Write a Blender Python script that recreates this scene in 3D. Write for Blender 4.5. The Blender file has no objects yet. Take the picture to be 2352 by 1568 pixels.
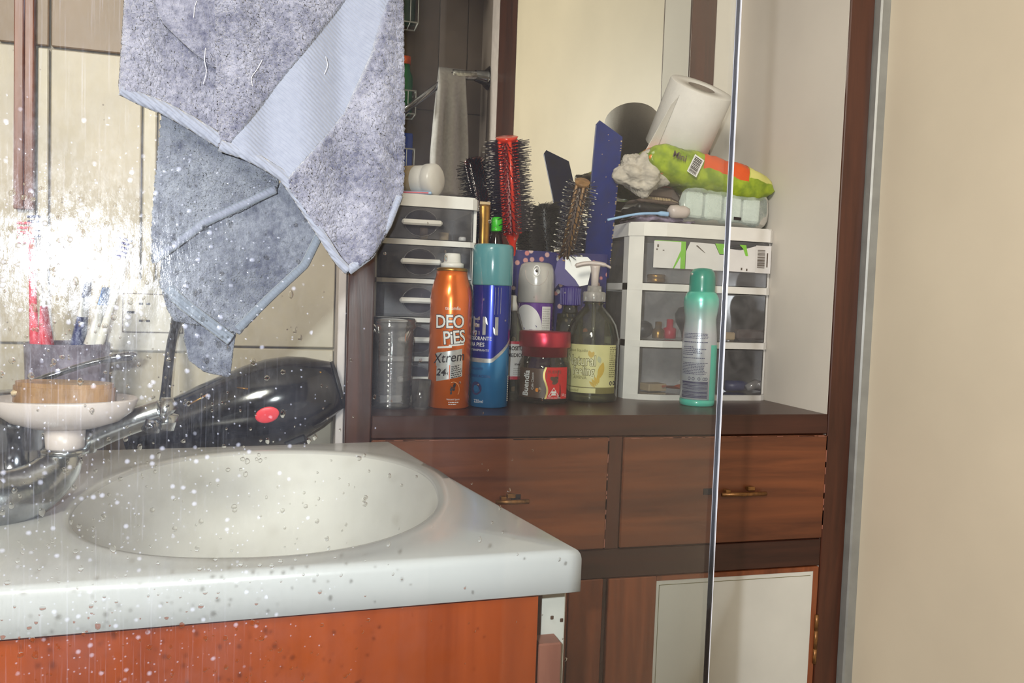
import bpy, math, random
from mathutils import Vector, Matrix, noise
random.seed(7)
PI=math.pi
sc=bpy.context.scene
COL=sc.collection
# ------------------------------------------------------------------ camera
F=1850.0; W,H=2352,1568
YAW=math.radians(15.3); PITCH=math.radians(-2.94); ROLL=math.radians(2.03)
CZ=1.03
f0=Vector((math.sin(YAW),math.cos(YAW),0)); r0=Vector((math.cos(YAW),-math.sin(YAW),0)); u0=Vector((0,0,1))
FW=f0*math.cos(PITCH)+u0*math.sin(PITCH); UU=u0*math.cos(PITCH)-f0*math.sin(PITCH)
RR=r0*math.cos(ROLL)+UU*math.sin(ROLL); UP=UU*math.cos(ROLL)-r0*math.sin(ROLL)
C0=Vector((0,0,CZ))
cd=bpy.data.cameras.new('camera'); cam=bpy.data.objects.new('camera',cd); COL.objects.link(cam)
cd.sensor_width=36; cd.lens=F/W*36; cd.clip_start=.01
m=Matrix.Identity(4)
for i in range(3): m[i][0]=RR[i]; m[i][1]=UP[i]; m[i][2]=-FW[i]; m[i][3]=C0[i]
cam.matrix_world=m; sc.camera=cam
def ray(x,y): return FW+RR*((x-W/2)/F)-UP*((y-H/2)/F)
def onY(x,y,Y):
    d=ray(x,y); return C0+d*(Y/d.y)
def onX(x,y,X):
    d=ray(x,y); return C0+d*(X/d.x)
def onZ(x,y,z):
    d=ray(x,y); return C0+d*((z-CZ)/d.z)
GN=Vector((-.19,.982,0)).normalized(); GT=Vector((GN.y,-GN.x,0)); GD=.40
def onG(x,y,D):
    d=ray(x,y); return C0+d*(D/d.dot(GN))
# ------------------------------------------------------------------ light and exposure
sc.view_settings.view_transform='Standard'; sc.view_settings.look='None'
sc.view_settings.exposure=0.0; sc.view_settings.gamma=1.0; sc.view_settings.use_curve_mapping=False
try:
    sc.cycles.transparent_max_bounces=28; sc.cycles.max_bounces=8; sc.cycles.glossy_bounces=4; sc.cycles.diffuse_bounces=3; sc.cycles.use_adaptive_sampling=True; sc.cycles.adaptive_threshold=.06; sc.cycles.adaptive_min_samples=16
    sc.cycles.use_denoising=True; sc.cycles.caustics_reflective=False; sc.cycles.caustics_refractive=False
    sc.cycles.sample_clamp_indirect=4
except Exception: pass
wd=bpy.data.worlds.new('world'); sc.world=wd; wd.use_nodes=True
wd.node_tree.nodes['Background'].inputs[0].default_value=(.95,.93,.9,1); wd.node_tree.nodes['Background'].inputs[1].default_value=.3
def area(name,loc,direction,size,power,col,shape='DISK'):
    l=bpy.data.lights.new(name,'AREA'); l.shape=shape; l.size=size; l.energy=power; l.color=col
    o=bpy.data.objects.new(name,l); COL.objects.link(o); o.location=loc
    o.rotation_euler=Vector(direction).to_track_quat('-Z','Y').to_euler(); return o
FLASH=C0+r0*(-.038)+u0*.022
area('camera_flash',FLASH,FW,.011,4.6,(.97,.985,1.0))
area('ambient_fill',(-.60,-.84,1.78),(.50,1,-.45),.45,36,(1,.93,.82))  # added unseen fill for the ambient light, low behind the camera
# ------------------------------------------------------------------ materials
def lin(c): return tuple((x/255/12.92 if x/255<=.04045 else ((x/255+.055)/1.055)**2.4) for x in c)+(1,)
class NT:
    def __init__(s,name):
        s.m=bpy.data.materials.new(name); s.m.use_nodes=True; s.t=s.m.node_tree; s.n=s.t.nodes
        s.b=s.n['Principled BSDF']; s.out=s.n['Material Output']
    def a(s,typ,**k):
        n=s.n.new(typ)
        for q,v in k.items(): setattr(n,q,v)
        return n
    def l(s,o,i): s.t.links.new(o,i)
    def math(s,op,a,b=None,c=None,clamp=False):
        n=s.a('ShaderNodeMath',operation=op,use_clamp=clamp)
        for i,v in enumerate((a,b,c)):
            if v is None: continue
            if hasattr(v,'links'): s.l(v,n.inputs[i])
            else: n.inputs[i].default_value=v
        return n.outputs[0]
    def mix(s,f,a,b):
        n=s.a('ShaderNodeMix',data_type='RGBA')
        for i,v in ((0,f),(6,a),(7,b)):
            if hasattr(v,'links'): s.l(v,n.inputs[i])
            else: n.inputs[i].default_value=v
        return n.outputs[2]
    def coord(s,scale=(1,1,1),kind='Object',rot=(0,0,0)):
        t=s.a('ShaderNodeTexCoord'); p=s.a('ShaderNodeMapping'); p.inputs['Scale'].default_value=scale; p.inputs['Rotation'].default_value=rot
        s.l(t.outputs[kind],p.inputs[0]); return p.outputs[0]
    def noise(s,vec,scale,detail=3,rough=.5,dist=0):
        n=s.a('ShaderNodeTexNoise'); n.inputs['Scale'].default_value=scale; n.inputs['Detail'].default_value=detail
        n.inputs['Roughness'].default_value=rough; n.inputs['Distortion'].default_value=dist
        if vec is not None: s.l(vec,n.inputs['Vector'])
        return n.outputs['Fac']
    def ramp(s,f,lo,hi,a=0,b=1):
        n=s.a('ShaderNodeMapRange'); n.inputs[1].default_value=lo; n.inputs[2].default_value=hi; n.inputs[3].default_value=a; n.inputs[4].default_value=b
        s.l(f,n.inputs[0]); return n.outputs[0]
    def bump(s,h,st,dist=.001,to=None):
        n=s.a('ShaderNodeBump'); n.inputs['Strength'].default_value=st; n.inputs['Distance'].default_value=dist
        s.l(h,n.inputs['Height']); s.l(n.outputs[0],(to or s.b).inputs['Normal']); return n
def plain(name,c,rough=.5,metal=0,var=.06,bump=0,scale=40,coat=0,trans=0,sub=0):
    t=NT(name); b=t.b; c=lin(c); b.inputs['Roughness'].default_value=rough; b.inputs['Metallic'].default_value=metal
    b.inputs['Coat Weight'].default_value=coat; b.inputs['Coat Roughness'].default_value=.08
    v=t.coord(); n=t.noise(v,scale,4)
    d=tuple(x*(1-var*2.2) for x in c[:3])+(1,); e=tuple(min(1,x*(1+var)) for x in c[:3])+(1,)
    t.l(t.mix(t.ramp(n,.3,.7),d,e),b.inputs['Base Color'])
    if bump: t.bump(t.noise(v,scale*4,3),bump,.0006)
    return t.m
def wood(name,dark,light,axis='Z',rough=.4,scale=1.0,spec=True):
    t=NT(name); s={'X':(2,28,28),'Y':(28,2,28),'Z':(28,28,2)}[axis]; s=tuple(q*scale for q in s)
    v=t.coord(s); n=t.noise(v,2.2,6,.62,.6); v2=t.coord(tuple(q*.28 for q in s)); n2=t.noise(v2,1.6,3,.5,.3)
    q=t.math('MULTIPLY_ADD',n,.6,t.math('MULTIPLY',n2,.4)); c=t.mix(t.ramp(q,.36,.62),lin(dark),lin(light))
    t.l(c,t.b.inputs['Base Color']); t.b.inputs['Roughness'].default_value=rough; t.bump(n,.25,.0006); return t.m
def clear(name,tint,op,rough=.08,fres=1.45,haze=(200,200,200)):
    """thin clear plastic or glass: see-through, mirror-like sheen at grazing angles and a trace of milkiness"""
    t=NT(name); t.n.remove(t.b)
    tr=t.a('ShaderNodeBsdfTransparent'); tr.inputs[0].default_value=lin(tint)
    df=t.a('ShaderNodeBsdfDiffuse'); df.inputs[0].default_value=lin(haze)
    gl=t.a('ShaderNodeBsdfGlossy'); gl.inputs['Roughness'].default_value=rough
    m1=t.a('ShaderNodeMixShader'); v=t.coord(); n=t.ramp(t.noise(v,60,3),.3,.75,op*.6,op*1.5); t.l(n,m1.inputs[0]); t.l(tr.outputs[0],m1.inputs[1]); t.l(df.outputs[0],m1.inputs[2])
    fr=t.a('ShaderNodeFresnel'); fr.inputs[0].default_value=fres; m2=t.a('ShaderNodeMixShader'); t.l(fr.outputs[0],m2.inputs[0]); t.l(m1.outputs[0],m2.inputs[1]); t.l(gl.outputs[0],m2.inputs[2])
    t.l(m2.outputs[0],t.out.inputs[0]); return t.m
M={}
M['cream']=plain('cream_paint',(216,205,184),.45,var=.03,scale=5,bump=.1)
M['niche']=plain('niche_paint',(216,210,200),.62,var=.03,scale=6)
M['grey_al']=plain('grey_channel',(150,152,150),.4,.3)
M['white_trim']=plain('white_trim',(205,196,196),.5)
M['darkwood']=wood('dark_stained_wood',(42,21,16),(70,38,28),'X',.33)
M['darkwood_v']=wood('dark_stained_wood_upright',(44,22,15),(80,44,30),'Z',.33)
M['drawerwood']=wood('reddish_drawer_veneer',(72,38,24),(120,68,40),'X',.35,.8)
M['doorwood']=wood('reddish_door_veneer',(92,46,26),(138,76,44),'Z',.38)
M['cherry']=wood('cherry_laminate',(140,58,16),(178,82,32),'Z',.33,.38)
M['blockwood']=wood('rosy_wood',(128,78,64),(158,104,86),'Z',.5)
M['panelwhite']=plain('off_white_door_panel',(204,204,198),.42,var=.03,scale=12)
M['porcelain']=plain('off_white_cast_marble',(197,196,196),.24,var=.02,scale=9,coat=.12)
M['chrome']=plain('worn_chrome',(196,200,204),.22,1,var=.2,scale=60,bump=.25)
M['chrome_dark']=plain('smooth_chrome',(140,142,150),.12,1,var=.1)
M['wplastic']=plain('white_plastic',(222,220,216),.32,var=.03)
M['wmilky']=plain('milky_plastic',(196,184,180),.35,var=.06,scale=25)
M['black']=plain('glossy_black_plastic',(12,12,18),.14,var=.05,coat=.3)
M['blackmat']=plain('black_rubber',(22,22,26),.4)
M['brass']=plain('tarnished_brass',(140,98,56),.4,.6,var=.2,scale=200)
M['red']=plain('red_plastic',(222,60,36),.22,coat=.3)
M['redmark']=plain('red_button',(236,66,78),.35)
M['rope']=plain('orange_can_enamel',(228,110,22),.24,.45,var=.05,coat=.4)
M['gold']=plain('gold_foil',(176,132,62),.28,.8,var=.15,scale=80)
M['green']=plain('bright_green_cap',(64,190,40),.35)
M['navy']=plain('navy_plastic',(34,44,104),.35)
M['bluecomb']=plain('blue_comb_plastic',(18,42,118),.5,var=.14,scale=55)
M['teal_cap']=plain('dark_teal_cap',(20,140,124),.28,coat=.3)
M['teal']=plain('turquoise_band',(80,204,184),.28,coat=.3)
M['purple']=plain('purple_can',(86,34,140),.22,.3,coat=.4)
M['violet']=plain('violet_plastic',(40,20,112),.5)
M['greycap']=plain('silver_grey_cap',(188,186,184),.22,.15,coat=.4)
M['capblue']=plain('smoky_teal_cap',(92,148,156),.16,var=.03,coat=.5)
M['lid_red']=plain('metallic_crimson_lid',(176,40,62),.3,.65,var=.1)
M['white']=plain('white_print',(228,228,226),.4,var=.01)
M['dark']=plain('dark_print',(34,26,30),.4)
M['darkblue']=plain('navy_print',(56,58,100),.45)
M['silver']=plain('silver_foil_print',(188,188,188),.3,.35,var=.15,scale=120)
M['paper']=plain('tissue_paper',(220,216,212),.9,var=.02,bump=.6,scale=60)
M['card']=plain('brown_card_core',(120,108,98),.9)
M['orangepr']=plain('orange_print',(226,100,40),.4)
M['label_y']=plain('pale_yellow_label',(206,202,146),.45,var=.06,scale=35)
M['label_y2']=plain('olive_label_text',(112,106,62),.5)
M['label_w']=plain('white_label',(214,212,212),.45,var=.03)
M['label_r']=plain('red_label',(206,34,34),.4)
M['crimson']=plain('crimson_print',(190,26,60),.4)
M['coffee']=plain('brown_film',(88,66,54),.35,var=.2)
M['tan']=plain('tan_plastic',(196,172,134),.5)
M['brownfelt']=plain('brown_brush_back',(96,80,72),.6,var=.15)
M['brownwood']=wood('brush_handle_wood',(112,80,46),(168,128,82),'Z',.4,1.6)
M['bristle']=plain('dark_bristle',(30,26,40),.4)
M['bristle_tip']=plain('pale_bristle_tip',(176,168,158),.5)
M['metalpin']=plain('pale_pin',(206,202,188),.35)
M['greytile']=plain('grey_shower_tile',(128,118,112),.35,var=.08,scale=7)
M['browntile']=plain('brown_shower_tile',(86,72,60),.4,var=.1,scale=12)
M['clothgrey']=plain('off_white_fleece',(196,188,176),.95,var=.14,scale=70,bump=1)
M['cloth']=plain('white_cotton',(196,196,200),.95,var=.06,scale=90,bump=.8)
M['mauve']=plain('mauve_fabric',(140,128,150),.9,var=.25,scale=90,bump=.8)
M['lightblue']=plain('light_blue_handle',(150,186,226),.3)
M['wire']=plain('white_coated_wire',(200,204,204),.35)
M['bluebox']=plain('blue_box',(34,66,160),.45)
M['dkgreen']=plain('green_liquid',(30,110,66),.3)
M['rust']=plain('orange_item',(206,90,50),.5)
M['pinkred']=plain('red_tube',(222,66,86),.4)
M['sky']=plain('blue_tube',(30,110,200),.4)
M['socket']=plain('white_socket_plate',(214,210,204),.4)
M['drawerclear']=clear('clear_drawer_plastic',(246,246,248),.16,.12,1.4,(178,176,180))
M['ringclear']=clear('smoky_oval_inset',(190,190,200),.10,.1,1.4,(120,120,130))
M['cupclear']=clear('clear_cup_plastic',(250,250,251),.09,.06,1.5,(200,198,200))
M['bottleclear']=clear('clear_bottle_plastic',(232,234,222),.07,.05,1.4,(170,170,150))
M['glassjar']=clear('clear_jar_glass',(236,232,226),.05,.03,1.5,(150,140,130))
M['milkcup']=clear('milky_violet_cup',(222,212,228),.42,.3,1.35,(166,156,178))
M['film']=clear('pale_green_film',(242,249,246),.30,.12,1.35,(226,238,234))
M['water']=None
def water():
    t=NT('water_drop'); t.n.remove(t.b); g=t.a('ShaderNodeBsdfGlass'); g.inputs['IOR'].default_value=1.33; g.inputs['Roughness'].default_value=.02
    tr=t.a('ShaderNodeBsdfTransparent'); mx=t.a('ShaderNodeMixShader'); mx.inputs[0].default_value=.6; t.l(tr.outputs[0],mx.inputs[1]); t.l(g.outputs[0],mx.inputs[2]); t.l(mx.outputs[0],t.out.inputs[0]); return t.m
M['water']=water()
def mirror():
    t=NT('mirror_silver'); b=t.b; b.inputs['Metallic'].default_value=1; b.inputs['Roughness'].default_value=.012; b.inputs['Base Color'].default_value=(.86,.87,.84,1); return t.m
M['mirror']=mirror()
def tile_mat(name,c):
    t=NT(name); v=t.coord(kind='Object'); n=t.noise(v,9,5,.6); c1=lin(c); c0=tuple(x*.72 for x in c1[:3])+(1,)
    col=t.mix(t.ramp(n,.3,.7),c0,c1)
    vo=t.a('ShaderNodeTexVoronoi'); vo.inputs['Scale'].default_value=95; t.l(v,vo.inputs['Vector'])
    rnd=t.noise(v,31,2); sp=t.math('MULTIPLY',t.ramp(vo.outputs['Distance'],.13,.05),t.ramp(rnd,.55,.6),clamp=True)
    t.l(t.mix(sp,col,lin((92,78,66))),t.b.inputs['Base Color']); t.b.inputs['Roughness'].default_value=.42; t.bump(n,.2,.001); return t.m
M['tile']=tile_mat('speckled_beige_tile',(190,180,162)); M['tile_brown']=tile_mat('brown_tile',(128,104,78))
M['tile_pale']=tile_mat('pale_listello',(198,190,172)); M['grout']=plain('grout',(156,148,134),.8)
def towel_mat():
    t=NT('blue_grey_terry'); at=t.a('ShaderNodeAttribute'); at.attribute_name='band'; bf=at.outputs['Fac']
    v=t.coord(); n=t.noise(v,260,4,.7); n2=t.noise(v,38,4,.6); n3=t.noise(v,900,2,.6)
    pile=t.mix(t.ramp(t.math('MULTIPLY_ADD',n,.5,t.math('MULTIPLY',n2,.5)),.36,.62),lin((56,58,76)),lin((118,119,130)))
    flat=t.mix(n,lin((94,99,112)),lin((114,119,130))); t.l(t.mix(bf,pile,flat),t.b.inputs['Base Color'])
    t.b.inputs['Roughness'].default_value=1; t.b.inputs['Sheen Weight'].default_value=.25
    # woven zigzag rib on the flat band
    w=t.a('ShaderNodeTexWave'); w.inputs['Scale'].default_value=190; w.inputs['Distortion'].default_value=2.0; v2=t.coord(rot=(0,.9,0)); t.l(v2,w.inputs[0])
    h=t.math('ADD',t.math('MULTIPLY',t.math('ADD',n,n3),t.math('SUBTRACT',1,bf)),t.math('MULTIPLY',w.outputs['Fac'],t.math('MULTIPLY',bf,.22)))
    t.bump(h,.85,.0014); return t.m
M['towel']=towel_mat()
def screen_mat():
    """shower glass with dried lime spots, runs and a greasy film on one side"""
    t=NT('dirty_shower_glass'); t.n.remove(t.b); v=t.coord()
    sep=t.a('ShaderNodeSeparateXYZ'); t.l(v,sep.inputs[0]); X,Z=sep.outputs[0],sep.outputs[2]   # x runs along the pane from its free edge, z up
    dens=t.math('MULTIPLY',t.ramp(X,-.13,-.34),t.ramp(Z,1.17,1.07),clamp=True)
    def spots(scale,lo,hi,thr):
        vo=t.a('ShaderNodeTexVoronoi'); vo.inputs['Scale'].default_value=scale; t.l(v,vo.inputs['Vector'])
        nn=t.a('ShaderNodeTexNoise'); nn.inputs['Scale'].default_value=scale*2.5; t.l(v,nn.inputs['Vector'])
        d=t.math('ADD',vo.outputs['Distance'],t.math('MULTIPLY',nn.outputs['Fac'],.12))
        sepc=t.a('ShaderNodeSeparateColor'); t.l(vo.outputs['Color'],sepc.inputs[0])
        keep=t.math('GREATER_THAN',t.math('ADD',sepc.outputs[0],t.math('MULTIPLY',dens,.75)),thr)
        return t.math('MULTIPLY',t.ramp(d,hi,lo),keep,clamp=True)
    s1=spots(210,.16,.34,1.40); s2=spots(420,.14,.3,1.34)
    vs=t.coord((900,900,22)); st=t.ramp(t.noise(vs,1,3,.6),.56,.72)
    stn=t.math('MULTIPLY',st,t.ramp(X,-.26,-.36),clamp=True)
    cloud=t.ramp(t.noise(v,28,4,.6),.35,.75)
    clampn=lambda q: t.math('MINIMUM',t.math('MAXIMUM',q,0),1)
    sp=clampn(t.math('MAXIMUM',s1,t.math('MULTIPLY',s2,.8)))
    haze=t.math('ADD',t.math('MULTIPLY',sp,.22),t.math('ADD',t.math('MULTIPLY',clampn(stn),.07),t.math('ADD',t.math('MULTIPLY',t.math('MULTIPLY',clampn(cloud),clampn(dens)),.03),.004)))
    tr=t.a('ShaderNodeBsdfTransparent'); tr.inputs[0].default_value=(.962,.962,.966,1)
    df=t.a('ShaderNodeBsdfDiffuse'); df.inputs[0].default_value=lin((206,212,236))
    g0=t.a('ShaderNodeBsdfGlossy'); g0.inputs['Roughness'].default_value=.0
    g1=t.a('ShaderNodeBsdfGlossy'); g1.inputs['Roughness'].default_value=.145; g1.inputs[0].default_value=(.9,.94,1,1)
    g2=t.a('ShaderNodeBsdfGlossy'); g2.inputs['Roughness'].default_value=.42; g2.inputs[0].default_value=(.85,.9,1,1)
    bm=t.a('ShaderNodeBump'); bm.inputs['Strength'].default_value=1; bm.inputs['Distance'].default_value=.0001
    t.l(t.math('ADD',t.noise(t.coord((1,1,.35)),420,5,.7),sp),bm.inputs['Height']); t.l(bm.outputs[0],g1.inputs['Normal']); t.l(bm.outputs[0],g2.inputs['Normal'])
    fr=t.a('ShaderNodeFresnel'); fr.inputs[0].default_value=1.35
    def mx(f,a,b):
        n=t.a('ShaderNodeMixShader')
        if hasattr(f,'links'): t.l(f,n.inputs[0])
        else: n.inputs[0].default_value=f
        t.l(a.outputs[0],n.inputs[1]); t.l(b.outputs[0],n.inputs[2]); return n
    k=mx(haze,tr,df); k=mx(fr.outputs[0],k,g0)
    spark=t.math('MULTIPLY_ADD',t.ramp(t.noise(t.coord((1,1,.4)),300,5,.75),.44,.70),.040,.0035)
    k=mx(t.math('MULTIPLY',spark,t.ramp(X,-.17,-.31,.05,1)),k,g1); k=mx(t.math('MULTIPLY',spark,t.ramp(X,-.17,-.31,.02,.3)),k,g2)
    t.l(k.outputs[0],t.out.inputs[0]); return t.m
M['screen']=screen_mat()
M['screen_clean']=clear('shower_glass_back',(246,250,248),.004,.0,1.3)
M['glass_edge']=plain('glass_edge_highlight',(206,210,222),.14,.15,var=.1)
def film_pack():
    t=NT('lime_and_orange_wrapper'); at=t.a('ShaderNodeTexCoord'); s=t.a('ShaderNodeSeparateXYZ'); t.l(at.outputs['Object'],s.inputs[0])
    n=t.noise(at.outputs['Object'],30,3); v=t.math('ADD',s.outputs[2],t.math('MULTIPLY',n,.018))
    lime=t.mix(t.ramp(t.noise(at.outputs['Object'],55,3),.35,.65),lin((116,140,40)),lin((162,182,48)))
    up=t.math('GREATER_THAN',v,.010); inx=t.math('MULTIPLY',t.math('GREATER_THAN',s.outputs[0],-.02),t.math('LESS_THAN',s.outputs[0],.055))
    c=t.mix(t.math('MULTIPLY',up,inx),lime,lin((214,88,38)))
    c=t.mix(t.math('MULTIPLY',t.math('GREATER_THAN',v,.017),t.math('GREATER_THAN',s.outputs[0],.056)),c,lin((206,204,120)))
    c=t.mix(t.math('MULTIPLY',t.math('GREATER_THAN',n,.55),t.math('LESS_THAN',s.outputs[0],-.075)),c,lin((224,130,40)))
    t.l(c,t.b.inputs['Base Color']); t.b.inputs['Roughness'].default_value=.22; t.bump(t.noise(at.outputs['Object'],70,4,.6,.6),.5,.002); return t.m
M['wrapper']=film_pack()
def speckle():
    t=NT('navy_flower_print'); v=t.coord(); vo=t.a('ShaderNodeTexVoronoi'); vo.inputs['Scale'].default_value=85; t.l(v,vo.inputs[0])
    s=t.ramp(vo.outputs['Distance'],.36,.26); sc_=t.a('ShaderNodeSeparateColor'); t.l(vo.outputs['Color'],sc_.inputs[0]); k=t.math('MULTIPLY',s,t.math('GREATER_THAN',sc_.outputs[1],.55),clamp=True)
    t.l(t.mix(k,lin((44,44,104)),t.mix(sc_.outputs[0],lin((200,196,190)),lin((196,110,110)))),t.b.inputs['Base Color']); t.b.inputs['Roughness'].default_value=.3; return t.m
M['speckle']=speckle()
def vgrad(name,stops,rough=.26,metal=.3,jitter=0):
    t=NT(name); tc=t.a('ShaderNodeTexCoord'); s=t.a('ShaderNodeSeparateXYZ'); t.l(tc.outputs['Object'],s.inputs[0])
    z0,z1=stops[0][0],stops[-1][0]; r=t.a('ShaderNodeValToRGB'); el=r.color_ramp.elements
    el[0].position=0; el[0].color=lin(stops[0][1]); el[1].position=1; el[1].color=lin(stops[-1][1])
    for z,c in stops[1:-1]: e=el.new((z-z0)/(z1-z0)); e.color=lin(c)
    t.l(t.ramp(s.outputs[2],z0,z1),r.inputs[0]); t.l(r.outputs[0],t.b.inputs['Base Color']); t.b.inputs['Roughness'].default_value=rough; t.b.inputs['Metallic'].default_value=metal
    t.b.inputs['Coat Weight'].default_value=.4; t.b.inputs['Coat Roughness'].default_value=.1; return t.m
M['blue_can']=plain('royal_blue_can',(22,42,150),.26,.5,var=.04,coat=.4)
M['blue_can_low']=plain('light_blue_can',(58,142,206),.26,.5,var=.04,coat=.4)
M['teal_can']=vgrad('white_to_turquoise_can',[(0,(196,204,214)),(.10,(200,204,216)),(.125,(176,206,206)),(.15,(88,204,184))])
# ------------------------------------------------------------------ mesh builder
class MB:
    def __init__(s): s.v=[]; s.f=[]; s.mi=[]; s.cur=0; s.sm=[]
    def add(s,vs,fs,smooth=False,mi=None):
        o=len(s.v); s.v+= [tuple(p) for p in vs]
        for f in fs: s.f.append(tuple(i+o for i in f)); s.mi.append(s.cur if mi is None else mi); s.sm.append(smooth)
        return s
    def box(s,x0,x1,y0,y1,z0,z1,b=0,mi=None):
        if b<=0:
            vs=[(x,y,z) for x in(x0,x1) for y in(y0,y1) for z in(z0,z1)]
            return s.add(vs,[(0,1,3,2),(4,6,7,5),(0,4,5,1),(2,3,7,6),(0,2,6,4),(1,5,7,3)],mi=mi)
        # chamfered box: 24 vertices
        idx={}; vs=[]
        for i,(x,dx) in enumerate(((x0,1),(x1,-1))):
            for j,(y,dy) in enumerate(((y0,1),(y1,-1))):
                for k,(z,dz) in enumerate(((z0,1),(z1,-1))):
                    for a in range(3):
                        p=[x+dx*b,y+dy*b,z+dz*b]; p[a]=(x,y,z)[a]; idx[i,j,k,a]=len(vs); vs.append(p)
        g=lambda i,j,k,a: idx[i,j,k,a]; fs=[]
        for i in(0,1): q=[g(i,0,0,0),g(i,0,1,0),g(i,1,1,0),g(i,1,0,0)]; fs.append(q if i==0 else q[::-1])
        for j in(0,1): q=[g(0,j,0,1),g(1,j,0,1),g(1,j,1,1),g(0,j,1,1)]; fs.append(q if j==0 else q[::-1])
        for k in(0,1): q=[g(0,0,k,2),g(0,1,k,2),g(1,1,k,2),g(1,0,k,2)]; fs.append(q if k==0 else q[::-1])
        for j in(0,1):
            for k in(0,1): fs.append([g(0,j,k,1),g(1,j,k,1),g(1,j,k,2),g(0,j,k,2)][::(1 if (j+k)%2 else -1)])
        for i in(0,1):
            for k in(0,1): fs.append([g(i,0,k,0),g(i,1,k,0),g(i,1,k,2),g(i,0,k,2)][::(1 if (i+k)%2==0 else -1)])
        for i in(0,1):
            for j in(0,1): fs.append([g(i,j,0,0),g(i,j,1,0),g(i,j,1,1),g(i,j,0,1)][::(1 if (i+j)%2 else -1)])
        for i in(0,1):
            for j in(0,1):
                for k in(0,1): fs.append([g(i,j,k,0),g(i,j,k,1),g(i,j,k,2)][::(1 if (i+j+k)%2 else -1)])
        return s.add(vs,fs,mi=mi)
    def lathe(s,prof,n=40,c=(0,0,0),smooth=True,mi=None,sx=1,sy=1,cap=True):
        """prof: (r,z) pairs bottom to top"""
        vs=[];fs=[]
        for r,z in prof:
            for i in range(n): a=2*PI*i/n; vs.append((c[0]+r*sx*math.sin(a),c[1]-r*sy*math.cos(a),c[2]+z))
        for k in range(len(prof)-1):
            for i in range(n): j=(i+1)%n; fs.append((k*n+i,k*n+j,(k+1)*n+j,(k+1)*n+i))
        if cap:
            if prof[0][0]>1e-6: fs.append(tuple(range(n))[::-1])
            if prof[-1][0]>1e-6: fs.append(tuple(range((len(prof)-1)*n,len(prof)*n)))
        return s.add(vs,fs,smooth,mi)
    def tube(s,path,rad,n=12,mi=None,flat=1,smooth=True,cap=True):
        P=[Vector(p) for p in path]; R=rad if isinstance(rad,(list,tuple)) else [rad]*len(P); vs=[];fs=[]; up=None
        for i,p in enumerate(P):
            d=(P[min(i+1,len(P)-1)]-P[max(i-1,0)]).normalized()
            if up is None:
                up=Vector((0,0,1)) if abs(d.z)<.95 else Vector((0,-1,0))
            a=d.cross(up).normalized(); up=a.cross(d).normalized()
            for k in range(n): t=2*PI*k/n; vs.append(p+a*(R[i]*math.cos(t))+up*(R[i]*flat*math.sin(t)))
        for i in range(len(P)-1):
            for k in range(n): j=(k+1)%n; fs.append((i*n+k,(i+1)*n+k,(i+1)*n+j,i*n+j))
        if cap: fs.append(tuple(range(n))); fs.append(tuple(range((len(P)-1)*n,len(P)*n))[::-1])
        return s.add(vs,fs,smooth,mi)
    def prism(s,outline,y0,y1,mi=None,smooth=False):
        """outline in x,z extruded from y0 to y1"""
        n=len(outline); vs=[(x,y0,z) for x,z in outline]+[(x,y1,z) for x,z in outline]
        fs=[tuple(range(n)),tuple(range(n,2*n))[::-1]]+[((i+1)%n,i,n+i,n+(i+1)%n) for i in range(n)]
        return s.add(vs,fs,smooth,mi)
    def plan(s,outline,z0,z1,mi=None):
        n=len(outline); vs=[(x,y,z0) for x,y in outline]+[(x,y,z1) for x,y in outline]
        fs=[tuple(range(n))[::-1],tuple(range(n,2*n))]+[(i,(i+1)%n,n+(i+1)%n,n+i) for i in range(n)]
        return s.add(vs,fs,False,mi)
    def grid(s,fn,nu,nv,mi=None,smooth=True,thick=0,wrap=False):
        vs=[fn(i/nu,j/nv) for j in range(nv+1) for i in range(nu+1)]
        fs=[(j*(nu+1)+i,j*(nu+1)+i+1,(j+1)*(nu+1)+i+1,(j+1)*(nu+1)+i) for j in range(nv) for i in range(nu)]
        return s.add(vs,fs,smooth,mi)
    def xf(s,mat): s.v=[tuple(mat@Vector(p)) for p in s.v]; return s
def obj(name,mb,mats,parent=None,loc=None,rot=None,**props):
    me=bpy.data.meshes.new(name); me.from_pydata(mb.v,[],mb.f)
    if not isinstance(mats,(list,tuple)): mats=[mats]
    for q in mats: me.materials.append(M[q] if isinstance(q,str) else q)
    me.polygons.foreach_set('material_index',mb.mi); me.polygons.foreach_set('use_smooth',mb.sm); me.update()
    o=bpy.data.objects.new(name,me); COL.objects.link(o)
    if parent: o.parent=parent
    if loc: o.location=loc
    if rot: o.rotation_euler=rot
    for k,v in props.items(): o[k]=v
    return o
def thing(name,loc,label,cat,rot=(0,0,0),group=None):
    o=bpy.data.objects.new(name,None); COL.objects.link(o); o.location=loc; o.rotation_euler=rot; o['label']=label; o['category']=cat
    if group: o['group']=group
    return o
def facing(x,y): return (0,0,math.atan2(x,-y)+PI if False else -math.atan2(x,y))   # local -Y looks at the viewer side
def solid(o,t,off=0):
    m_=o.modifiers.new('solid','SOLIDIFY'); m_.thickness=t; m_.offset=off; return o
def wrap(mb,R,th0,th1,z0,z1,mi=0,slant=0):
    """curved patch on a cylinder of radius R, facing -Y"""
    n=max(1,int(abs(th1-th0)/.12)); vs=[];fs=[]
    for i in range(n+1):
        t=th0+(th1-th0)*i/n; d=slant*i/n
        vs+=[(R*math.sin(t),-R*math.cos(t),z0+d),(R*math.sin(t),-R*math.cos(t),z1+d)]
    for i in range(n): fs.append((2*i,2*i+2,2*i+3,2*i+1))
    return mb.add(vs,fs,True,mi)
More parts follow.
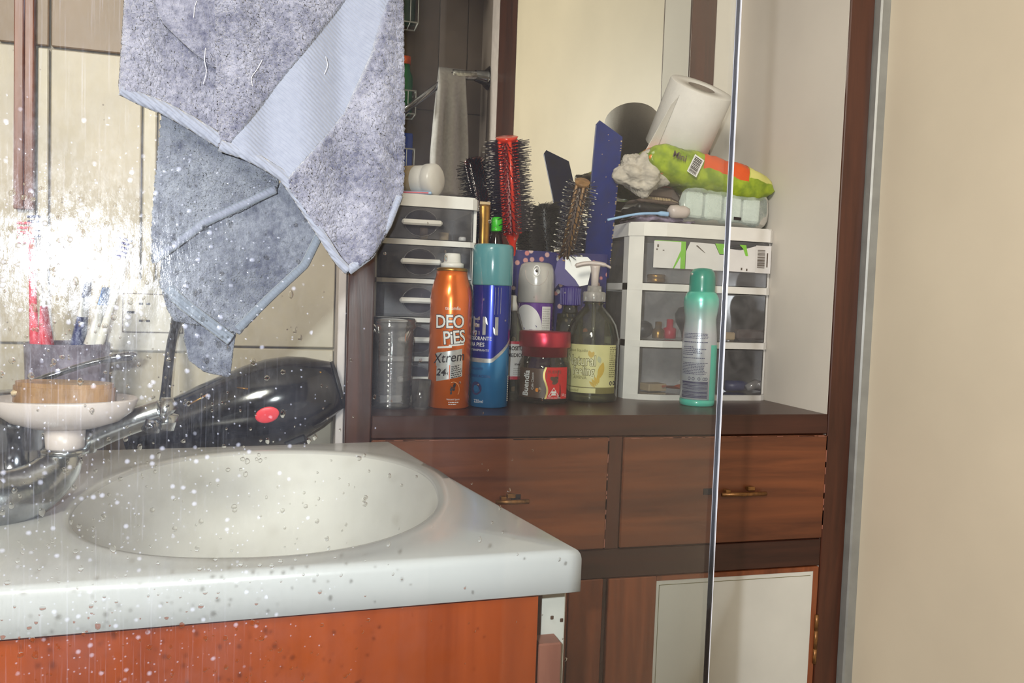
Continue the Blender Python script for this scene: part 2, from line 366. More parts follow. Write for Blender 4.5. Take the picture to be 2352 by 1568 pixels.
def textmesh(txt,size,shear=0,bold=0,spacing=1):
    cu=bpy.data.curves.new('t','FONT'); cu.body=txt; cu.size=size; cu.shear=shear; cu.offset=bold; cu.align_x='CENTER'; cu.resolution_u=3; cu.space_character=spacing
    o=bpy.data.objects.new('t',cu); COL.objects.link(o); dg=bpy.context.evaluated_depsgraph_get(); dg.update()
    me=bpy.data.meshes.new_from_object(o.evaluated_get(dg)); vs=[v.co.copy() for v in me.vertices]; fs=[tuple(p.vertices) for p in me.polygons]
    bpy.data.objects.remove(o); bpy.data.meshes.remove(me); bpy.data.curves.remove(cu); return vs,fs
def text_wrap(mb,txt,size,R,th,z,mi=0,shear=0,bold=0,rot=0,sx=1,spacing=1):
    vs,fs=textmesh(txt,size,shear,bold,spacing); c,s=math.cos(rot),math.sin(rot); out=[]
    for v in vs:
        x=v.x*sx; y=v.y; x,y=x*c-y*s,x*s+y*c; t=th+x/R; out.append((R*math.sin(t),-R*math.cos(t),z+y))
    return mb.add(out,fs,False,mi)
def text_flat(mb,txt,size,x,y,z,mi=0,rot=0,shear=0,bold=0,sx=1):
    vs,fs=textmesh(txt,size,shear,bold); c,s=math.cos(rot),math.sin(rot)
    return mb.add([(x+v.x*sx*c-v.y*s,y,z+v.x*sx*s+v.y*c) for v in vs],fs,False,mi)
def print_lines(mb,R,th0,th1,z0,z1,rows,mi=0,fill=.9,slant=0):
    dz=(z1-z0)/rows
    for k in range(rows):
        t=th0; zz=z1-(k+1)*dz; end=th1-(random.random()**2)*(th1-th0)*(1-fill)*3
        while t<end:
            w=random.uniform(.04,.13); wrap(mb,R,t,min(t+w,end),zz+dz*.3+slant*(t-th0),zz+dz*.72+slant*(t-th0),mi); t+=w+.025
# ------------------------------------------------------------------ room shell
S=dict(kind='structure')
obj('floor',MB().box(-1.2,1.6,-1.2,1.40,-.1,0),plain('grey_floor_tile',(150,142,132),.4),**S)
obj('ceiling',MB().box(-1.2,1.6,-1.2,1.35,2.3,2.4),plain('white_ceiling',(228,224,214),.8),**S)
wb=obj('wall_back',MB().box(-1.2,.055,1.006,1.1,0,2.3),'grout',**S)
def tile(parent,x0,x1,z0,z1,y,mt,proud=.006,g=.0012,name='tile'):
    return obj(name,MB().box(x0+g,x1-g,y-random.uniform(0,.0006),y+proud,z0+g,z1-g,.0012),mt,parent)
for (x0,x1,z0,z1,mt) in ((-.50,-.313,1.288,1.75,'tile_brown'),(-.313,-.262,1.288,1.75,'tile_brown'),(-.262,.05,1.288,1.75,'tile_brown'),
    (-.50,-.313,.963,1.288,'tile'),(-.313,-.275,.963,1.288,'tile'),(-.275,-.262,.963,1.288,'tile_pale'),(-.262,-.168,.963,1.288,'tile'),(-.168,-.152,.963,1.288,'tile_pale'),(-.152,.05,.963,1.288,'tile'),
    (-.50,-.262,.60,.963,'tile'),(-.262,.05,.60,.963,'tile'),(-.50,.05,0,.6,'tile')): tile(wb,x0,x1,z0,z1,1.0,mt)
obj('wall_left',MB().box(-1.2,-.95,-1.2,1.1,0,2.3),'tile',**S)
MY=2*1.2005
yw=MY-onX(1185,150,.742).y; yb=MY-onX(1144,150,.742).y; yc_=MY-onX(1128,150,.742).y
wr=obj('wall_right',MB().box(.742,.90,yw,.905,0,2.3),'cream',**S)
obj('trim_1',MB().box(.728,.748,.905,.930,0,2.3,.002),'grey_al',**S)
obj('trim_2',MB().box(.7415,.90,yb+.001,yw-.001,0,2.3,.002),'darkwood_v',**S)
obj('trim_3',MB().box(.7415,.90,yc_,yb,0,2.3,.002),'white_trim',**S)
wre=obj('wall_rear',MB().box(-1.2,1.4,-1.10,-.96,0,2.3),'grout',**S)
for i,x0 in enumerate((-.9,-.6,-.3,0.0,.3,.56,.68,.80,1.1)):
    xs=(-.9,-.6,-.3,0,.3,.56,.68,.80,1.1,1.4); x1=xs[i+1]
    for z0,z1 in ((0,.6),(.6,1.2),(1.2,1.8),(1.8,2.3)): obj('tile',MB().box(x0+.0015,x1-.0015,-.96,-.95,z0+.0015,z1-.0015,.001),'greytile' if i>4 else 'browntile',wre)
obj('wall_side',MB().box(.7425,1.4,-.95,yc_-.001,0,2.3),'greytile',**S)
obj('wall_closet',MB().box(.06,1.3,1.21,1.35,0,2.3),'cream',**S)
obj('trim_4',MB().box(.050,.0588,.935,1.006,0,2.3,.001),'white_trim',**S)
ledge=obj('trim_5',MB().box(-.6,.05,.893,1.0,.80,.842,.002),'tile_pale',**S)
# ------------------------------------------------------------------ built-in cabinet
cab=thing('built_in_cabinet',(0,0,0),'dark brown built-in wooden cabinet with open mirrored niche above two drawers and doors','cabinet')
Y0=.917; SH=.893
obj('post',MB().box(.0595,.0885,Y0,1.21,0,2.25,.0015),'darkwood_v',cab)
obj('post',MB().box(.6915,.7275,Y0,.9215,0,2.25,.001),'darkwood_v',cab)
obj('side_panel',MB().box(.6918,.7265,.9216,1.208,0,2.25),'niche',cab,label='cream painted side panel of the niche')
obj('shelf_board',MB().box(.089,.6912,Y0+.0005,1.2085,SH-.0262,SH,.0012),'darkwood',cab)
obj('rail',MB().box(.089,.6912,Y0+.001,.94,.6885,.7250,.001),'darkwood',cab)
obj('divider',MB().box(.3795,.3978,Y0+.001,.94,.7252,.8665,.001),'darkwood_v',cab)
obj('divider',MB().box(.380,.3860,Y0+.004,.94,0,.688,.001),'darkwood_v',cab)
def drawer(x0,x1,hx0,hx1,hole,name):
    d=obj('drawer',MB().box(x0,x1,Y0-.0015,.945,.7265,.8655,.0014).box(x0+.01,x1-.01,.945,1.15,.735,.86),'drawerwood',cab)
    edge=MB(); z=.8650
    for k in range(26):
        a=x0+.002+(x1-x0-.004)*random.random(); l=random.uniform(.004,.025); edge.box(a,min(a+l,x1-.001),Y0-.0021,Y0-.0014,z-random.uniform(.0003,.001),z)
    for k in range(14):
        a=.728+random.random()*.13; edge.box(x1-.0012,x1-.0003,Y0-.0021,Y0-.0014,a,min(a+random.uniform(.004,.02),.865))
    obj('chipped_edge',edge,'blockwood',d,kind='stuff')
    h=MB().tube([(hx0,Y0-.009,.792),((hx0+hx1)/2,Y0-.0098,.7915),(hx1,Y0-.009,.7915)],.0026,10)
    h.box(hx0+.006,hx0+.013,Y0-.009,Y0-.001,.7905,.7975,.0008).box(hx1-.026,hx1-.016,Y0-.009,Y0-.001,.7955,.8005,.0008)
    obj('handle',h,'brass',d)
    obj('handle_recess',MB().box(hole-.006,hole+.006,Y0-.0022,Y0-.0012,.7905,.7985,.0003),'dark',d)
    return d
drawer(.0895,.3788,.236,.276,.262,'l'); drawer(.3985,.6905,.533,.597,.5165,'r')
def door(x0,x1,px0,px1,ztop,hinge=False,panel=True):
    z0,z1=.12,.6875
    if not panel: d=obj('cabinet_door',MB().box(x0,x1,Y0-.0005,.938,z0,z1,.0015),'doorwood',cab)
    else:
        b=MB().box(x0,px0,Y0-.0005,.938,z0,z1,.001).box(px1,x1,Y0-.0005,.938,z0,z1,.001).box(px0,px1,Y0-.0005,.938,z0,.17).box(px0,px1,Y0,.938,ztop,z1)
        d=obj('cabinet_door',b,'doorwood',cab)
        obj('door_panel',MB().box(px0,px1,Y0+.001,.934,.17,ztop),'panelwhite',d)
        g=MB(); g.box(px0+.004,px1-.004,Y0+.0006,Y0+.0011,ztop-.0062,ztop-.0056); g.box(px0+.004,px0+.0046,Y0+.0006,Y0+.0011,.18,ztop-.006)
        obj('groove',g,'label_y2',d)
    if hinge: obj('hinge',MB().tube([(x1-.0005,Y0-.002,.555),(x1-.0005,Y0-.002,.575)],.0026,10).tube([(x1-.0005,Y0-.002,.5755),(x1-.0005,Y0-.002,.600)],.0026,10).tube([(x1-.0005,Y0-.002,.6005),(x1-.0005,Y0-.002,.622)],.0026,10),'brass',d)
    return d
door(.3865,.6895,.452,.6815,.6815,True); door(.0895,.3335,0,0,0,panel=False); 
obj('stile',MB().box(.3345,.3795,Y0,.94,0,.688,.001),'doorwood',cab)
mir=obj('mirror',MB().box(.090,.6065,1.2005,1.2080,SH+.0005,2.2),['mirror'],label='large mirror lining the back of the cabinet niche, reflecting door frame and shower wall',category='mirror')
obj('reflected_post_strip',MB().box(.6075,.6505,1.196,1.208,SH+.0005,2.2,.001),'darkwood_v',cab)  # solid strip standing in for a brown reflection in the mirror
obj('back_panel',MB().box(.651,.6918,1.2005,1.208,SH+.0005,2.2),'niche',cab)
# ------------------------------------------------------------------ vanity top with basin
ZC=.87
FLc,FRc,BRc,BLc=Vector((-.62,.4475,0)),Vector((.1844,.4837,0)),Vector((.1065,.8868,0)),Vector((-.62,.815,0))
quad=[FLc,FRc,BRc,BLc]
EC=Vector((-.0145,.668,0)); EA,EB=.135,.166; ETILT=-.10
def epoint(t,k=1,ex=2.25):
    c,s=math.cos(t),math.sin(t); x=math.copysign(abs(c)**(2/ex),c)*EA*k; y=math.copysign(abs(s)**(2/ex),s)*EB*k
    return Vector((EC.x+x*math.cos(ETILT)-y*math.sin(ETILT),EC.y+x*math.sin(ETILT)+y*math.cos(ETILT),0))
def hitq(p,inset=0):
    d=(p-EC).normalized(); best=None
    for i in range(4):
        a,b=quad[i],quad[(i+1)%4]; e=b-a; den=d.x*e.y-d.y*e.x
        if abs(den)<1e-9: continue
        w=a-EC; t=(w.x*e.y-w.y*e.x)/den; u=(w.x*d.y-w.y*d.x)/den
        if t>0 and -1e-6<=u<=1+1e-6: best=t if best is None else min(best,t)
    return EC+d*(best-inset)
ang=[2*PI*i/160 for i in range(160)]
for q in quad:  # exact corner directions
    bi=min(range(len(ang)),key=lambda i:(epoint(ang[i])-EC).normalized().dot((q-EC).normalized())*-1)
    lo,hi=ang[bi]-.06,ang[bi]+.06
    for _ in range(40):
        mid=(lo+hi)/2; d=(epoint(mid)-EC); e=q-EC
        if d.x*e.y-d.y*e.x>0: lo=mid
        else: hi=mid
    ang[bi]=(lo+hi)/2
n=len(ang); rings=[]
for k,z in ((.02,-.098),(.12,-.0978),(.3,-.096),(.5,-.090),(.66,-.078),(.78,-.058),(.87,-.034),(.93,-.016),(.97,-.006),(.99,-.002),(1.0,-.0004),(1.03,.0006),(1.07,.0002),(1.12,0)): rings.append([epoint(t,k)+Vector((0,0,ZC+z)) for t in ang])
for ins,z in ((.006,0),(.003,-.0008),(.001,-.0028),(0,-.006),(0,-.0275),(.002,-.0285),(.03,-.0285)): rings.append([hitq(epoint(t),ins)+Vector((0,0,ZC+z)) for t in ang])
vs=[p for r in rings for p in r]; fs=[(k*n+i,k*n+(i+1)%n,(k+1)*n+(i+1)%n,(k+1)*n+i) for k in range(len(rings)-1) for i in range(n)]; fs.append(tuple(range(n))[::-1])
basin_faces=13*n-n
van=thing('vanity_unit',(0,0,0),'cherry laminate vanity cabinet with off-white moulded basin top','vanity')
bt=MB().add(vs,fs,True); bt.mi=[1 if i<9*n or i==len(fs)-1 else 0 for i in range(len(fs))]
obj('basin_top',bt,['porcelain',plain('lightened_basin_surface',(208,207,205),.55,var=.03,scale=14)],van)  # copy of the top's material; brighter lighting put into colour, highlight dulled
obj('drain',MB().lathe([(.0,0),(.019,0),(.021,.002),(.015,.003),(.0,.002)],32,(EC.x,EC.y,ZC-.0985)),'chrome',van)
# cabinet under the top
rx=onY(1234,1450,.495).x
obj('cabinet_front',MB().plan([(-.60,.4575),(rx,.4955),(rx,.5115),(-.60,.4735)],.05,ZC-.0285),'cherry',van)
obj('cabinet_side',MB().plan([(-.60,.474),(rx-.018,.512),(rx-.018,.84),(-.60,.79)],.05,ZC-.108),'blockwood',van)
wx0,wx1=onY(1241,1420,.53).x,onY(1298,1420,.53).x
wbd=obj('upright_board',MB().box(wx0,wx1,.530,.548,.0,ZC-.0290,.001),'panelwhite',van)
hole=MB()
for px,py in ((1268,1418),(1292,1422),(1262,1470)): p=onY(px,py,.529); hole.lathe([(0,0),(.002,.0),(.002,.001),(0,.001)],12)
hb=MB()
for px,py in ((1268,1418),(1290,1424)): p=onY(px,py,.5296); hb.box(p.x-.0012,p.x+.0012,.5292,.5301,p.z-.0014,p.z+.0014,.0004)
obj('screw_hole',hb,'coffee',wbd)
bx0,bx1=onY(1237,1500,.513).x,onY(1290,1500,.513).x; bz=onY(1260,1478,.513).z
obj('wooden_block',MB().box(bx0,bx1,.513,.5295,.0,bz,.001),'blockwood',van)
# ------------------------------------------------------------------ faucet
def pt(x,y,Y): return onY(x,y,Y)
fa=thing('faucet',(0,0,0),'chrome basin faucet with thick curved body and slanting spout, left of the basin','faucet')
def spline(pts,n=8):
    P=[Vector(p) for p in pts]; out=[]
    for i in range(len(P)-1):
        a,b,c,d=P[max(i-1,0)],P[i],P[i+1],P[min(i+2,len(P)-1)]
        for k in range(n):
            t=k/n; out.append(.5*((2*b)+(c-a)*t+(2*a-5*b+4*c-d)*t*t+(3*b-a-3*c+d)*t**3))
    out.append(P[-1]); return out
pth=spline([pt(-200,1150,.60),pt(-90,1153,.60),pt(0,1148,.605),pt(75,1122,.615),pt(128,1080,.625),pt(148,1040,.63)],8)
rr=[.0205-.0085*max(0,(i/(len(pth)-1)-.35)/.65)**1.2 for i in range(len(pth))]
obj('body',MB().tube(pth,rr,28),'chrome',fa)
c=pt(40,1060,.70); obj('base_column',MB().lathe([(.026,0),(.026,.004),(.020,.006),(.019,.04),(.021,.046),(.021,.070),(.016,.076),(0,.077)],36,(c.x,.70,ZC)),'chrome_dark',fa)
obj('collar',MB().lathe([(.013,0),(.0155,.0012),(.0155,.004),(.013,.0052)],32,tuple(pt(150,1043,.63))),'chrome',fa)
sp=spline([pt(196,1035,.64),pt(205,1012,.64),pt(250,988,.64),pt(320,962,.64),pt(372,945,.64)],6)
obj('spout',MB().tube(sp,[.007+.0022*min(1,i/8) for i in range(len(sp))],22).tube([pt(372,945,.64),pt(388,944,.64),pt(396,950,.64)],[.0105,.0105,.006],22).tube([pt(385,950,.64),pt(378,985,.64)],[.008,.0065],18),'chrome',fa)
obj('outlet',MB().tube([pt(352,962,.635),pt(345,990,.635)],[.006,.0062],18).tube([pt(345,990,.635),pt(344.6,992,.635)],.0045,18),'chrome_dark',fa)
lv=spline([pt(60,885,.74),pt(120,862,.74),pt(200,836,.74),pt(262,822,.74),pt(300,817,.74),pt(308,820,.74)],5)
obj('lever',MB().tube(lv,[.0045]*6+[.0038]*8+[.005]*4+[.0055]*(len(lv)-19)+[.002],14,flat=.7),'chrome_dark',fa)
obj('lever_neck',MB().tube([pt(40,1000,.70),pt(60,890,.735)],[.012,.007],18),'chrome_dark',fa)
# soap dish on the faucet, with brush
dc=pt(150,985,.63); k=1/3100.
sd=thing('soap_dish',(dc.x,dc.y,dc.z),'milky white oval soap dish standing on the chrome faucet body','soap dish')
obj('bowl',MB().lathe([(.013,0),(.020,.001),(.034,.0055),(.043,.0125),(.0465,.021),(.0455,.0225),(.041,.0135),(.032,.0075),(.018,.003),(0,.0025)],48,sx=1.02,sy=.7),'wmilky',sd)
obj('stem',MB().lathe([(.0122,-.0178),(.0126,-.010),(.0132,.0005)],32),'wmilky',sd)
bp=pt(148,905,.63)
br=thing('nail_brush',(bp.x,bp.y,dc.z+.0150),'brown wooden nail brush lying in the soap dish','brush',rot=(0,.03,0))
out=[]
for i in range(40):
    a=2*PI*i/40; out.append((.0325*math.copysign(abs(math.cos(a))**.8,math.cos(a)),.017*math.sin(a)))
obj('block',MB().plan(out,.004,.0155).plan([(x*.96,y*.94) for x,y in out],.0155,.0185),'brownwood',br)
bz_=MB()
for i in range(240):
    a=random.random()*2*PI; r=math.sqrt(random.random()); x,y=.029*r*math.cos(a),.014*r*math.sin(a); bz_.box(x-.0003,x+.0003,y-.0003,y+.0003,-.0015,.0045)
obj('bristles',bz_,'tan',br,kind='stuff')
p=pt(90,922,.612)
so=MB().grid(lambda u,v:Vector(((u-.5)*.040,(v-.5)*.014,.0035*math.sin(PI*u)+.0015*math.sin(PI*v))),20,6)
o=obj('soap_sliver',so,'tan',loc=(p.x,.628,dc.z+.0235),rot=(0,.12,.05),label='thin tan sliver of soap lying on the front rim of the soap dish',category='soap'); solid(o,.003)
# tumbler with toothpaste tubes on the ledge
cp=pt(150,880,.925); zc=.842
cup=thing('toothbrush_cup',(cp.x,.934,zc),'milky violet plastic cup on the ledge behind the soap dish','cup')
rt=(pt(248,800,.93)-pt(52,800,.93)).length/2; ht=pt(150,787,.93).z-zc
obj('cup_wall',MB().lathe([(rt*.86,0),(rt*.9,.004),(rt,ht),(rt*.97,ht),(rt*.87,.006),(0,.005)],48),'milkcup',cup)
def ttube(name,label,pb,ptp,w0,w1,Y,mats,bands,capm):
    a=pt(*pb,Y); b=pt(*ptp,Y); d=b-a; L=d.length; q=d.to_track_quat('Z','Y'); o=thing(name,a,label,'tube'); o.rotation_mode='QUATERNION'; o.rotation_quaternion=q
    mb=MB()
    nn=24; rings=16; vs=[];fs=[]
    for j in range(rings+1):
        t=j/rings; hw=w0+(w1-w0)*t; th=w0*(1-t)*.9+.0008
        for i in range(nn): aa=2*PI*i/nn; vs.append((hw*math.sin(aa),-th*math.cos(aa),L*t))
    for j in range(rings):
        mi=0
        for lo,hi,mm in bands:
            if lo<=j/rings<hi: mi=mm
        for i in range(nn): fs.append(((j*nn+i,j*nn+(i+1)%nn,(j+1)*nn+(i+1)%nn,(j+1)*nn+i),mi))
    for f_,mi in fs: pass
    mb.v=[tuple(v) for v in vs]; mb.f=[f_ for f_,_ in fs]; mb.mi=[mi for _,mi in fs]; mb.sm=[True]*len(fs)
    obj('tube_body',mb,mats,o)
    obj('cap',MB().lathe([(w0*.7,-.016),(w0*.75,-.002),(w0*.98,.0)],24),capm,o); return o
rn=.0035
ttube('toothpaste_tube','blue and white striped toothpaste tube leaning to the back right in the milky cup',(195,870),(245,660),.014,.020,.93,['white','sky','navy'],[(0,.35,2),(.8,1.01,1)],'white')
ttube('toothpaste_tube','flat dark blue toothpaste tube behind the striped one in the milky cup',(165,870),(205,640),.011,.017,.945,['navy','white'],[(.6,.8,1)],'white')
ttube('toothpaste_tube','short red squeezed tube beside the pink toothbrush in the milky cup',(110,880),(100,690),.013,.012,.92,['pinkred','white'],[(.9,1.01,1)],'white')
def tbrush(label,a,b,Y,m1,m2,group=None):
    A=pt(*a,Y); B=pt(*b,Y); o=thing('toothbrush',A,label,'toothbrush'); d=B-A
    obj('handle',MB().tube([Vector((0,0,0)),d*.3,d*.8,d],[.004,.0045,.0028,.0032],10),m1,o)
    n_=d.normalized(); s_=n_.cross(Vector((0,1,0))).normalized(); hb=MB()
    for i in range(5):
        for j in (-1,0,1): q=d*(.90+.03*i); p_=q+Vector((0,j*.0025,0)); hb.tube([p_,p_+s_*.011],.0014,6)
    obj('bristle_head',hb,m2,o,kind='stuff'); return o
tbrush('pink toothbrush standing upright at the cup\'s outer side',(82,880),(70,520),.915,'pinkred','pinkred')
tbrush('toothbrush with dark blue and green head seen above the glare on the glass',(120,880),(92,505),.935,'wplastic','navy')
tbrush('white toothbrush with purple bristles leaning away from the cup',(200,880),(300,560),.92,'wplastic','violet')
# ------------------------------------------------------------------ hair dryer
ax0=pt(292,1012,.935); ax1=pt(774,884,.935); d=ax1-ax0
hd=thing('hair_dryer',ax0,'glossy black hair dryer with red button lying behind the basin','hair dryer'); hd.rotation_mode='QUATERNION'
X_=d.normalized(); Yv=Vector((0,1,0)); Yv=(Yv-X_*Yv.dot(X_)).normalized(); Zv=X_.cross(Yv)
mm=Matrix((X_,Yv,Zv)).transposed(); hd.rotation_quaternion=mm.to_quaternion(); L=d.length
prof=[(0,.020),(.06,.024),(.15,.028),(.25,.033),(.36,.0385),(.48,.0435),(.60,.0475),(.70,.0485),(.80,.046),(.88,.0405),(.95,.033),(1.0,.0275)]
prof=[(t,r*1.0) for t,r in prof]
vs=[];fs=[];nn=48
for t,r in prof:
    for i in range(nn): a=2*PI*i/nn; vs.append((L*t,-r*.86*math.cos(a),r*math.sin(a)))
for j in range(len(prof)-1):
    for i in range(nn): fs.append((j*nn+i,(j+1)*nn+i,(j+1)*nn+(i+1)%nn,j*nn+(i+1)%nn))
fs.append(tuple(range(nn)));fs.append(tuple(range((len(prof)-1)*nn,len(prof)*nn))[::-1])
obj('body',MB().add(vs,fs,True),'black',hd)
obj('nozzle_rim',MB().add([(L*1.0+dx,-r*.86*math.cos(2*PI*i/nn),r*math.sin(2*PI*i/nn)) for dx,r in ((0,.0278),(.003,.0278),(.003,.022),(0,.020)) for i in range(nn)],[(j*nn+i,(j+1)*nn+i,(j+1)*nn+(i+1)%nn,j*nn+(i+1)%nn) for j in range(3) for i in range(nn)],True),'blackmat',hd)
inv=Matrix.LocRotScale(ax0,mm.to_quaternion(),None).inverted()
def on_dryer(x,y,push=0):
    """hit of a sight line with the dryer's skin, in its local frame"""
    dr=(inv.to_3x3()@ray(x,y)).normalized(); o_=inv@C0; t=.80
    while t<1.2:
        p=o_+dr*t; u=p.x/L
        if 0<=u<=1:
            for (t0,r_0),(t1,r_1) in zip(prof,prof[1:]):
                if t0<=u<=t1: r=r_0+(r_1-r_0)*(u-t0)/(t1-t0)
            if (p.y/.86)**2+p.z**2<=r*r: return p-dr*push
        t+=.0006
    return o_+dr*.95
c=on_dryer(614,953,.0005)
nb=MB()
def dome(mb,c,nrm,ra,rb,h,u=Vector((1,0,0)),n_=28):
    nrm=nrm.normalized(); u=(u-nrm*u.dot(nrm)).normalized(); w=nrm.cross(u); vs=[c+nrm*h]
    for k,(q,hh) in enumerate(((.5,h*.85),(.85,h*.5),(1,0),(1.0,-h))):
        for i in range(n_): a=2*PI*i/n_; vs.append(c+u*(ra*q*math.cos(a))+w*(rb*q*math.sin(a))+nrm*hh)
    fs=[(0,1+i,1+(i+1)%n_) for i in range(n_)]
    for k in range(3): fs+=[(1+k*n_+i,1+(k+1)*n_+i,1+(k+1)*n_+(i+1)%n_,1+k*n_+(i+1)%n_) for i in range(n_)]
    mb.add(vs,fs,True)
nr=Vector((0,c.y,c.z)).normalized(); dome(nb,c,nr,.0125,.0088,.0012); obj('button',nb,'redmark',hd,label='oval red button')
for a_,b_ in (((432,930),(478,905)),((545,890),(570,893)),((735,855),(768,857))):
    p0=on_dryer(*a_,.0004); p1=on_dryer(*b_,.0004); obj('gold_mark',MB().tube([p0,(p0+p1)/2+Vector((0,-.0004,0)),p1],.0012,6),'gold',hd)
st=inv@pt(676,1002,.935); obj('foot',MB().box(st.x-.012,st.x+.012,-.012,.012,st.z-.008,st.z+.016,.002),'blackmat',hd)
a=inv@pt(378,930,.93); b=inv@pt(392,800,.955); c_=inv@pt(408,728,.985)
obj('cord',MB().tube(spline([a+Vector((0,0,-.004)),a,b,c_,inv@pt(404,700,.994)],6),[.0058]*8+[.0052]*8+[.0066]*9,12),'black',hd)
# ------------------------------------------------------------------ wall fittings
p0=pt(285,674,.998); p1=pt(420,764,.998)
so=thing('wall_socket',(p0.x,.9985,p1.z),'white double wall socket partly behind the hanging towel','socket'); w_=p1.x-p0.x; h_=p0.z-p1.z
obj('plate',MB().box(-.016,w_+.01,-.004,-.0003,-.022,h_+.016,.0015),'socket',so)
obj('insert',MB().box(0,w_,-.0062,-.004,0,h_,.001),'socket',so)
sl=MB()
for u,v in ((.30,.75),(.42,.75),(.10,.52),(.16,.52),(.30,.30),(.42,.30)): sl.box(w_*u-.002,w_*u+.002,-.0066,-.006,h_*v-.0012,h_*v+.0012)
obj('slots',sl,'dark',so)
obj('outline_gap',MB().box(-.0008,w_+.0008,-.0043,-.0039,-.0008,h_+.0008),'brownfelt',so)
p0=pt(31,200,.99); p1=pt(76,200,.99); zb=pt(50,480,.99).z
ws=thing('wooden_strip',(p0.x,.99,zb),'narrow reddish brown wooden strip fixed upright on the tiled wall','strip')
wds=p1.x-p0.x
obj('strip_body',MB().box(0,wds*.5,0,.0095,0,.7,.001).box(wds*.52,wds,.001,.0095,0,.7,.001),'doorwood',ws)
# ------------------------------------------------------------------ drawer towers
def tower(name,label,x0,x1,y0,y1,zb,lid0,lid1,shelves,cut,group,handles):
    """white frame with clear drawers; the front corners are cut back"""
    t=thing(name,((x0+x1)/2,(y0+y1)/2,zb),label,'drawer unit',group=group); w=(x1-x0)/2; dp=(y1-y0)/2; c=cut; cx,cy=(c,c) if handles else (c*4.4,c*2.2)
    def oct_(e=0,fr=0): return [(-w-e,-dp+cy-fr),(-w+cx*.35-e,-dp+cy*.35-fr),(-w+cx-e,-dp-e-fr),(w-c+e,-dp-e-fr),(w-c*.35+e,-dp+c*.35-fr),(w+e,-dp+c-fr),(w+e,dp),(-w-e,dp)]
    o=lid0-zb
    obj('lid',MB().plan(oct_(.0015),o,lid1-zb-.002).plan(oct_(-.001),lid1-zb-.002,lid1-zb),'wplastic',t)
    obj('base',MB().plan(oct_(0),0,shelves[-1][0]-zb),'wplastic',t)
    fr=MB()
    for s_ in (-1,1):
        xa,xb=sorted((s_*w,s_*(w-.0045))); q_=cy if s_<0 else c
        if s_<0 and not handles: obj('corner_post',MB().plan([(-w,-dp+cy),(-w+cx*.35,-dp+cy*.35+.001),(-w+cx*.35+.003,-dp+cy*.35+.006),(-w+.004,-dp+cy+.008),(-w,-dp+cy+.018)],shelves[-1][0]-zb,o),'wplastic',t)
        else: obj('corner_post',MB().box(xa,xb,-dp+q_,-dp+q_+.014,shelves[-1][0]-zb,o,.0008),'wplastic',t)
        obj('rear_post',MB().box(xa,xb,dp-.012,dp-.0016,shelves[-1][0]-zb,o,.0008),'wplastic',t)
    obj('back_panel',fr.box(-w,w,dp-.0015,dp,.006,o),'wplastic',t)
    for i,(b,tp) in enumerate(shelves):
        b-=zb; tp-=zb
        if i<len(shelves)-1: obj('shelf_rim',MB().plan(oct_(0),shelves[i+1][1]-zb+.0005,b-.0005),'wplastic',t)
        e=-.0055; y_=-dp-.0012
        pl=[(-w-e,dp-.014),(-w-e,-dp+cy+(0 if handles else .008)),(-w+cx*.35-e,-dp+cy*.35-.0015+(0 if handles else .002)),(-w+cx-e,y_),(w-c+e,y_),(w-c*.35+e,-dp+c*.35-.0015),(w+e,-dp+c),(w+e,dp-.014)]
        g=MB(); nn=len(pl); vs=[(x,y,b+.0008) for x,y in pl]+[(x,y,tp-.0008) for x,y in pl]; fs=[(i_,i_+1,nn+i_+1,nn+i_) for i_ in range(nn-1)]; fs.append((nn-1,0,nn,2*nn-1)); fs.append(tuple(range(nn))[::-1]); g.add(vs,fs)
        d=obj('drawer',g,'drawerclear',t,label='clear plastic drawer')
        if handles:
            zz=(b+tp)/2; hw=.026; xo=-.009
            rg=MB(); R_=[]
            for k in range(41): a=2*PI*k/40; R_.append(Vector((xo+.0215*math.cos(a),y_-.0012,zz+.0170*math.sin(a))))
            rg.tube(R_,.0006,6,cap=False); obj('oval_ring',rg,'drawerclear',d)
            el=MB(); el.add([(xo+.0205*math.cos(2*PI*k/40),y_-.0008,zz+.0158*math.sin(2*PI*k/40)) for k in range(40)],[tuple(range(40))]); obj('oval_recess',el,'ringclear',d)
            obj('handle',MB().box(xo-hw,xo+hw,y_-.013,y_-.005,zz-.0035,zz+.0035,.0022).box(xo-hw*.7,xo-hw*.6,y_-.006,y_,zz-.002,zz+.002).box(xo+hw*.6,xo+hw*.7,y_-.006,y_,zz-.002,zz+.002),'wplastic',d)
    return t
tl=tower('drawer_tower','narrow clear plastic drawer tower with five drawers and white bar handles',.099,.2325,1.037,1.195,SH,1.1455,1.1615,[(1.1040,1.1450),(1.0535,1.0960),(1.0035,1.0470),(.9530,.9965),(.9020,.9460)],.010,None,True)
trr=tower('drawer_unit','wide white drawer unit with three clear drawers and a torn label',.4665,.6905,1.060,1.195,SH,1.1285,1.1485,[(1.0615,1.1280),(.9795,1.0505),(.9010,.9690)],.011,None,False)
